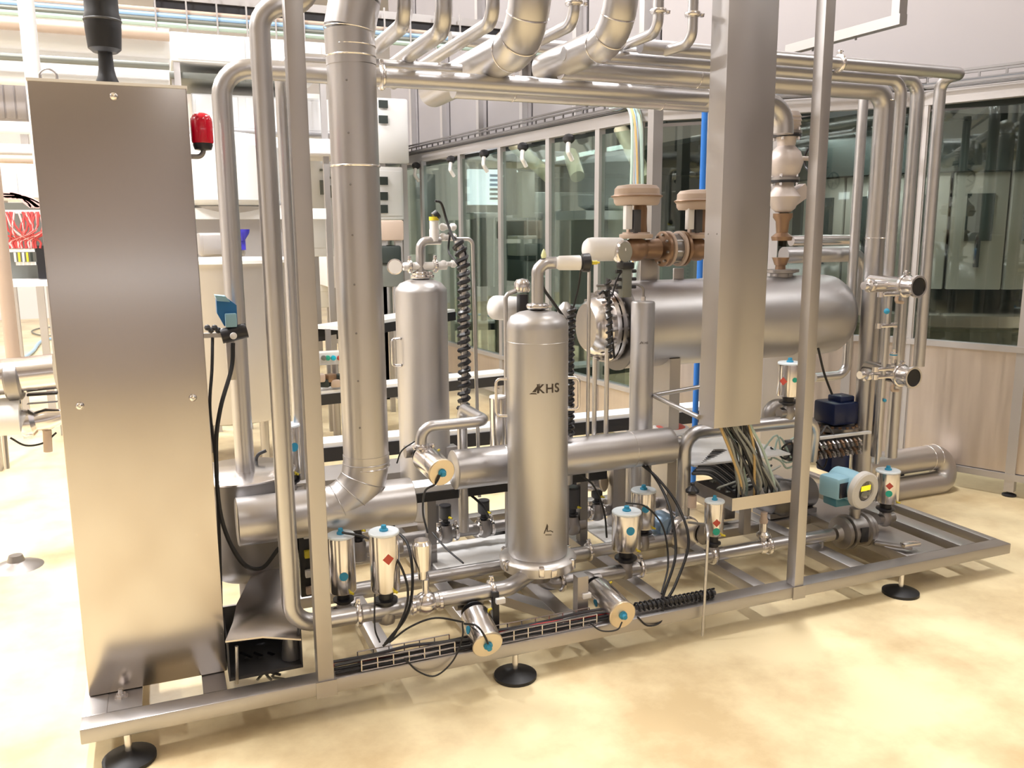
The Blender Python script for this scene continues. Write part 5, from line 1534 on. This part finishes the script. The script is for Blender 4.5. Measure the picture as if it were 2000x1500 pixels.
block('white machine hood high behind the upright pipes at left', 330, 60, 640, 138, 9.5, 1.2, WHITE, details=2)
block('grey machine recess under the white hood', 330, 138, 600, 168, 9.6, 1.0, MGREY, details=2)
block('pale machine cabinet band behind the red beacon', 372, 180, 660, 262, 9.8, .8, WHITE, details=3)
block('cream machine skirt with small handles behind the red beacon', 372, 262, 700, 305, 9.4, .8, WALLW, details=3)
block('white filler block far behind the widest jacketed pipe', 600, 280, 700, 500, 10.5, 1.0, WHITE, details=2, legs=True)
block('tall grey column far behind the black hose', 262, 35, 300, 165, 8.9, .3, WALLG, details=0, name='machine_column', cat='column')
block('white gantry box beside the black hose', 180, 40, 262, 170, 9.5, .4, WHITE, details=1)
block('white tower with dark slats right of the widest jacketed pipe', 735, 190, 800, 320, 9.0, .5, WHITE, details=0, name='machine_tower', cat='tower')
block('white tower lower part with dark modules right of the widest jacketed pipe', 735, 325, 790, 430, 9.0, .5, WHITE, details=1, name='machine_tower', cat='tower')
block('beige drive box above the dark control window', 738, 430, 790, 470, 8.0, .5, CREAM, details=0)
block('dark framed control window left of the rear filter housing', 738, 480, 785, 515, 8.0, .4, MDARK, details=1, name='control_window', cat='window')
block('cream frame under the dark control window', 734, 515, 790, 560, 8.02, .4, MGREY, details=0, legs=True)
for k, (px, py_) in enumerate(((748, 195), (748, 225), (748, 345), (748, 375), (748, 400))):
    a = P(px - 8, py_, y=8.97); b = P(px + 10, py_ + 16, y=8.97)
    o = M().box(a, b + Vector((0, .02, 0))).build('dark_module', MDARK)
    tag(o, ['dark slot uppermost on the white tower', 'dark slot second from top on the white tower', 'dark module highest on the lower tower part', 'dark module middle of the lower tower part', 'dark module lowest on the lower tower part'][k], 'module')
# overhead pipes of the left hall (white)
rows = [(18, .07, 8.4, WHITE), (48, .05, 8.3, CREAM), (72, .1, 8.5, WHITE), (92, .1, 8.6, WHITE), (112, .03, 8.2, MGREY), (132, .11, 8.6, WALLW), (152, .06, 8.4, WHITE), (250, .05, 8.3, WHITE), (292, .045, 8.2, WHITE), (311, .035, 8.15, CREAM)]
labs = ['uppermost', 'second from top', 'third from top', 'fourth from top', 'thin grey fifth', 'broad sixth', 'seventh above the cabinet top', 'bright one at the cabinet shoulder', 'bright one below the shoulder pipe', 'lowest brownish one']
for (py_, r_, y_, mt_), lb in zip(rows, labs):
    A = P(-200, py_ - 8, y=y_); B = P(330 if py_ < 200 else 420, py_ + 12, y=y_)
    zz_ = (A.z + B.z) / 2
    pipe('hall_pipe', lb + ' of the pale level pipes behind the cabinet', [(A.x, y_, zz_), (B.x, y_, zz_)], r_, mt=mt_, n=14)
def vpipe(label, px, py0, py1, y, r, mt, name='hall_pipe'):
    A = P(px, py0, y=y); B = P(px, py1, y=y)
    return pipe(name, label, [(B.x, y, B.z), (B.x, y, A.z)], r, mt=mt, n=14, clamps=[])


A = P(48, -20, y=6.0); B = P(62, 400, y=6.0)
pipe('hall_pipe', 'white upright pipe left of the cabinet crossing the level pipes', [(A.x, 6, A.z), (A.x, 6, 1.9)], .045, mt=WHITE)
A = P(8, 400, y=5.2); B = P(30, 715, y=5.2)
pipe('hall_pipe', 'pale upright pipe at the left edge rising from the floor valve group', [(P(28, 715, y=5.2).x, 5.2, B.z), (P(28, 715, y=5.2).x, 5.2, 3.4)], .035, mt=CREAM)
# cable ladder at top
A = P(300, 8, y=7.5); B = P(900, 60, y=7.5)
t = thing('overhead_cable_ladder', 'dark cable ladder with coloured cables running across the top left', 'tray', A)
zz_ = (A.z + B.z) / 2
M().box((A.x, 7.4, zz_ + .02), (B.x + 1.5, 7.42, zz_ + .08)).build('side_rail', MLIGHT, t)
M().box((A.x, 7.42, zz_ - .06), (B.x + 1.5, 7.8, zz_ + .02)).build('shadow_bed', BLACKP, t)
for k, mt_ in enumerate((CREAM, CABS, MGREY, CABL)):
    M().cyl((A.x - 1.2, 7.38 - .01 * k, zz_ - .07 - k * .035), (B.x + 1.5, 7.38 - .01 * k, zz_ - .07 - k * .035), .02, n=8).build('bundled_cable', mt_, t)
for k in range(26):
    xx = A.x + k * .22
    M().box((xx, 7.33, zz_ - .22), (xx + .012, 7.345, zz_ + .09)).build('rung', MLIGHT, t)
block('long silver trough behind the leftmost upright pipe above the vat', 388, 455, 480, 500, 7.2, .5, MLIGHT, details=1, name='trough', cat='trough')
c = P(474, 458, y=7.1)
o = M().lathe(c + Vector((0, 0, .04)), (0, 0, -1), [(0, .055), (.03, .05), (.09, .012)], 14).box(c + Vector((-.02, .02, -.12)), c + Vector((.02, .14, -.03))).build('blue_funnel', mat('violet_blue_plastic', (.05, .04, .5), .4))
tag(o, 'small violet blue funnel on the trough behind the upright pipes', 'funnel')
block('pale lilac rack with dark slots at the left edge above the cabinet shoulder', -40, 150, 56, 240, 8.8, .4, WALLG, details=4, name='rack', cat='rack')
block('grey machine block behind the red wires at the left edge', -20, 318, 95, 392, 7.6, .4, WHITE, details=2)
for k, (x0, y0, x1_, y1_) in enumerate(((640, 300, 652, 308), (625, 330, 640, 334), (635, 345, 648, 349), (626, 352, 638, 380), (642, 362, 650, 386))):
    a_ = P(x0, y1_, y=10.46); b_ = P(x1_, y0, y=10.46)
    o = M().box(a_, b_ + Vector((0, .03, 0))).build('dark_slot', MGREY)
    tag(o, ['topmost small dark slot on the far white block', 'second small dark slot on the far white block', 'third small dark slot on the far white block', 'left tall dark slot on the far white block', 'right tall dark slot on the far white block'][k], 'slot')
# electrical wiring frame at left edge
a = P(0, 395, y=6.6); b = P(105, 545, y=6.6)
t = thing('relay_rack', 'open electrical frame with red wires at the left edge', 'electrical frame', P(50, 545, y=6.6))
M().box((P(10, 470, y=6.6).x, 6.7, P(50, 550, y=6.6).z), (P(110, 470, y=6.6).x, 6.75, P(50, 395, y=6.6).z)).build('backing_plate', MGREY, t)
M().box((P(-20, 412, y=6.5).x, 6.5, P(50, 417, y=6.5).z), (P(105, 412, y=6.5).x, 6.55, P(50, 410, y=6.5).z)).build('shelf', WHITE, t)
M().box((P(10, 412, y=6.5).x, 6.5, P(50, 492, y=6.5).z), (P(60, 412, y=6.5).x, 6.55, P(50, 486, y=6.5).z)).build('shelf', WHITE, t)
M().box((P(20, 412, y=6.5).x, 6.5, P(50, 518, y=6.5).z), (P(60, 412, y=6.5).x, 6.55, P(50, 512, y=6.5).z)).build('shelf', WHITE, t)
M().box((P(62, 412, y=6.5).x, 6.5, P(50, 545, y=6.5).z), (P(105, 412, y=6.5).x, 6.6, P(50, 480, y=6.5).z)).build('relay_box', BLACKP, t)
M().box((P(-60, 555, y=6.4).x, 6.4, P(50, 560, y=6.4).z), (P(112, 555, y=6.4).x, 7.2, P(50, 548, y=6.4).z)).build('base_ledge', WALLW, t)
M().box((P(-60, 555, y=6.4).x, 6.6, 0), (P(-50, 555, y=6.4).x, 6.7, P(50, 548, y=6.4).z)).build('leg', FRAME, t)
M().box((P(104, 555, y=6.4).x, 6.6, 0), (P(112, 555, y=6.4).x, 6.7, P(50, 548, y=6.4).z)).build('leg', FRAME, t)
for k in range(5):
    M().box((P(28 + k * 8, 500, y=6.5).x, 6.48, P(50, 511, y=6.5).z), (P(32 + k * 8, 500, y=6.5).x, 6.5, P(50, 493, y=6.5).z)).build('terminal_strip', [WHITEP, YEL, WHITEP, YEL, MDARK][k], t)
for k in range(26):
    s0 = P(random.uniform(5, 95), 414, y=6.5); e0 = P(random.uniform(20, 80), 485, y=6.5)
    cc_ = random.choice([CABR, CABR, CABP])
    cable('red_wire', ('red' if cc_ is CABR else 'pinkish') + ' wire hanging in the open electrical frame', [s0, s0 + Vector((random.uniform(-.05, .05), -.02, -.12)), e0 + Vector((0, 0, .05)), e0], .007, cc_, 'red wires in the electrical frame', seg=3, n=5)
for k in range(14):
    s0 = P(random.uniform(-5, 30), 375 + random.uniform(0, 15), y=6.5); e0 = P(random.uniform(60, 95), 405, y=6.5)
    cable('pink_wire', 'pale pink wire lying over the top of the electrical frame', [s0, s0.lerp(e0, .5) + Vector((0, 0, .03)), e0], .008, CABP, 'pink wires on the electrical frame', seg=3, n=5)
# floor valve group left edge
yq = 4.6
a = P(0, 745, y=yq); b = P(112, 725, y=yq)
t = thing('floor_pipe_group', 'polished thick pipe with clamp low at the left edge', 'pipe', a)
M().tube([P(-80, 745, y=yq), P(108, 725, y=yq)], .085, 0, 28).build('tube', POLI, t)
M().lathe(P(10, 743, y=yq), (1, 0, .05), [(0, .088), (.01, .1), (.06, .1), (.07, .088)], 24).build('clamp', CAST, t)
M().cyl(P(28, 705, y=yq), P(28, 800, y=yq), .03, n=14).build('branch', POLI, t)
M().box(P(52, 775, y=yq), P(112, 766, y=yq) + Vector((0, .05, 0)), .004).build('black_rack', BLACKP, t)
M().box(P(52, 790, y=yq), P(112, 786, y=yq) + Vector((0, .05, 0)), .004).build('black_rack', BLACKP, t)
M().tube([P(8, 850, y=yq), P(14, 915, y=yq)], .012, 0, 8).build('stand', PIPE, t)
c = P(12, 925, y=yq)
M().lathe((c.x, yq, 0), (0, 0, 1), [(0, .12), (.01, .1), (.03, .04), (.06, .03)], 24).build('stand_foot', CAST, t)
c = P(20, 820, y=yq)
t = thing('floor_valve', 'cream and white valve body below the thick pipe at the left edge', 'valve', c)
M().cyl(P(-10, 815, y=yq), P(42, 812, y=yq), .09, n=24).build('actuator', WHITE, t)
M().lathe(P(40, 830, y=yq), (1, 0, .15), [(0, .06), (.02, .07), (.05, .07), (.07, .05), (.12, .055), (.2, .03), (.3, .028)], 24).build('valve_body', POLI, t)
M().cyl(P(92, 840, y=yq), P(94, 882, y=yq), .02, n=12).build('drain', CREAM, t)
cable('floor_cable', 'dark wire bowed under the floor valve at the left edge', [P(20, 855, y=yq), P(50, 870, y=yq), P(85, 865, y=yq), P(110, 845, y=yq)], .005)
A = P(45, 700, y=5.3)
cable('floor_hose', 'pale blue hose curling on the floor left of the cabinet', [P(45, 700, z=.05), P(65, 685, z=.03), P(80, 667, z=.03), P(110, 660, z=.03), P(140, 658, z=.03)], .022, CABS, cat='hose', n=10)
cable('floor_wire', 'thin grey wire loop lying on the floor left of the cabinet', [P(120, 638, z=.02), P(85, 640, z=.02), P(62, 647, z=.02), P(80, 655, z=.02), P(120, 655, z=.02)], .012, MGREY)

# conveyors across the centre back
def conveyor(label, p0, p1, z, w, mt_top=WHITE, h=.08):
    A = P(*p0, z=z); B = P(*p1, z=z)
    for _ in range(200):
        if B.y > 5.36 and B.x > 3.16 - (B.y - 5.36) * .1216 - .3: B = B.lerp(A, .01)
    d = (B - A).normalized()
    t = thing('conveyor', label, 'conveyor', A)
    M().beam(A, B, w, .03).build('belt', mt_top, t)
    n = d.cross(Vector((0, 0, 1)))
    for s in (-1, 1):
        M().beam(A + n * s * w / 2 - Vector((0, 0, .05)), B + n * s * w / 2 - Vector((0, 0, .05)), .02, h).build('side_rail', BLACKP, t)
    L = (B - A).length
    k = max(2, int(L / 1.2))
    for j in range(k + 1):
        p = A.lerp(B, j / k)
        M().box((p.x - .02, p.y - .02, 0), (p.x + .02, p.y + .02, z - .01)).build('leg', FRAME, t)
    return t


conveyor('nearest low white conveyor crossing behind the filter housings', (560, 872), (1400, 790), .42, .16)
conveyor('second low white conveyor crossing behind the filter housings', (560, 770), (1190, 706), .42, .2)
conveyor('far low conveyor crossing left of the rear filter housing', (560, 655), (900, 615), .5, .25)
conveyor('farthest pale conveyor behind the rear filter housing', (640, 640), (900, 600), .85, .3)
c = P(655, 700, y=6.5)
t = thing('button_panel', 'white panel with green, cyan and red buttons between post and jacketed pipe', 'panel', c)
M().box(P(612, 715, y=6.5), P(690, 685, y=6.5) + Vector((0, .1, 0)), .01).build('panel_body', WHITE, t)
for px, mt_ in ((632, MGREY), (651, mat('cyan_button', (.0, .5, .7), .4)), (663, REDS), (640, GREENS)):
    M().lathe(P(px, 699, y=6.5), (0, -1, 0), [(0, .02), (.02, .018), (.025, 0)], 12).build('button', mt_, t)
M().cyl((c.x, 6.55, 0), (c.x, 6.55, c.z - .05), .03, n=10).build('stand', FRAME, t)
t = thing('drive_unit', 'tan and dark gear drive on the floor between post and jacketed pipe', 'motor', P(650, 740, y=6.4))
for k in range(6):
    q = P(625 + k * 10, 738 + (k % 2) * 10, y=6.4)
    M().obox(q, (.07, .08, .06), Matrix.Rotation(k, 3, 'Z'), .01).build('gear_block', [CREAM, MDARK, BRONZE][k % 3], t)
M().box(P(612, 770, y=6.4), P(690, 760, y=6.4) + Vector((0, .2, 0))).build('base', WHITE, t)
# far machinery towers at back
block('tall white far machine left of the long guard', 560, 180, 650, 600, 13.5, 1.0, WHITE, details=2, legs=True)
block('grey far machine seen low left of the rear filter housing', 640, 420, 740, 560, 12.5, 1.0, WALLW, details=3, legs=True)
block('dark far doorway behind the white tower', 700, 250, 760, 420, 16, .3, BLUEP, details=1, name='far_cabinet')
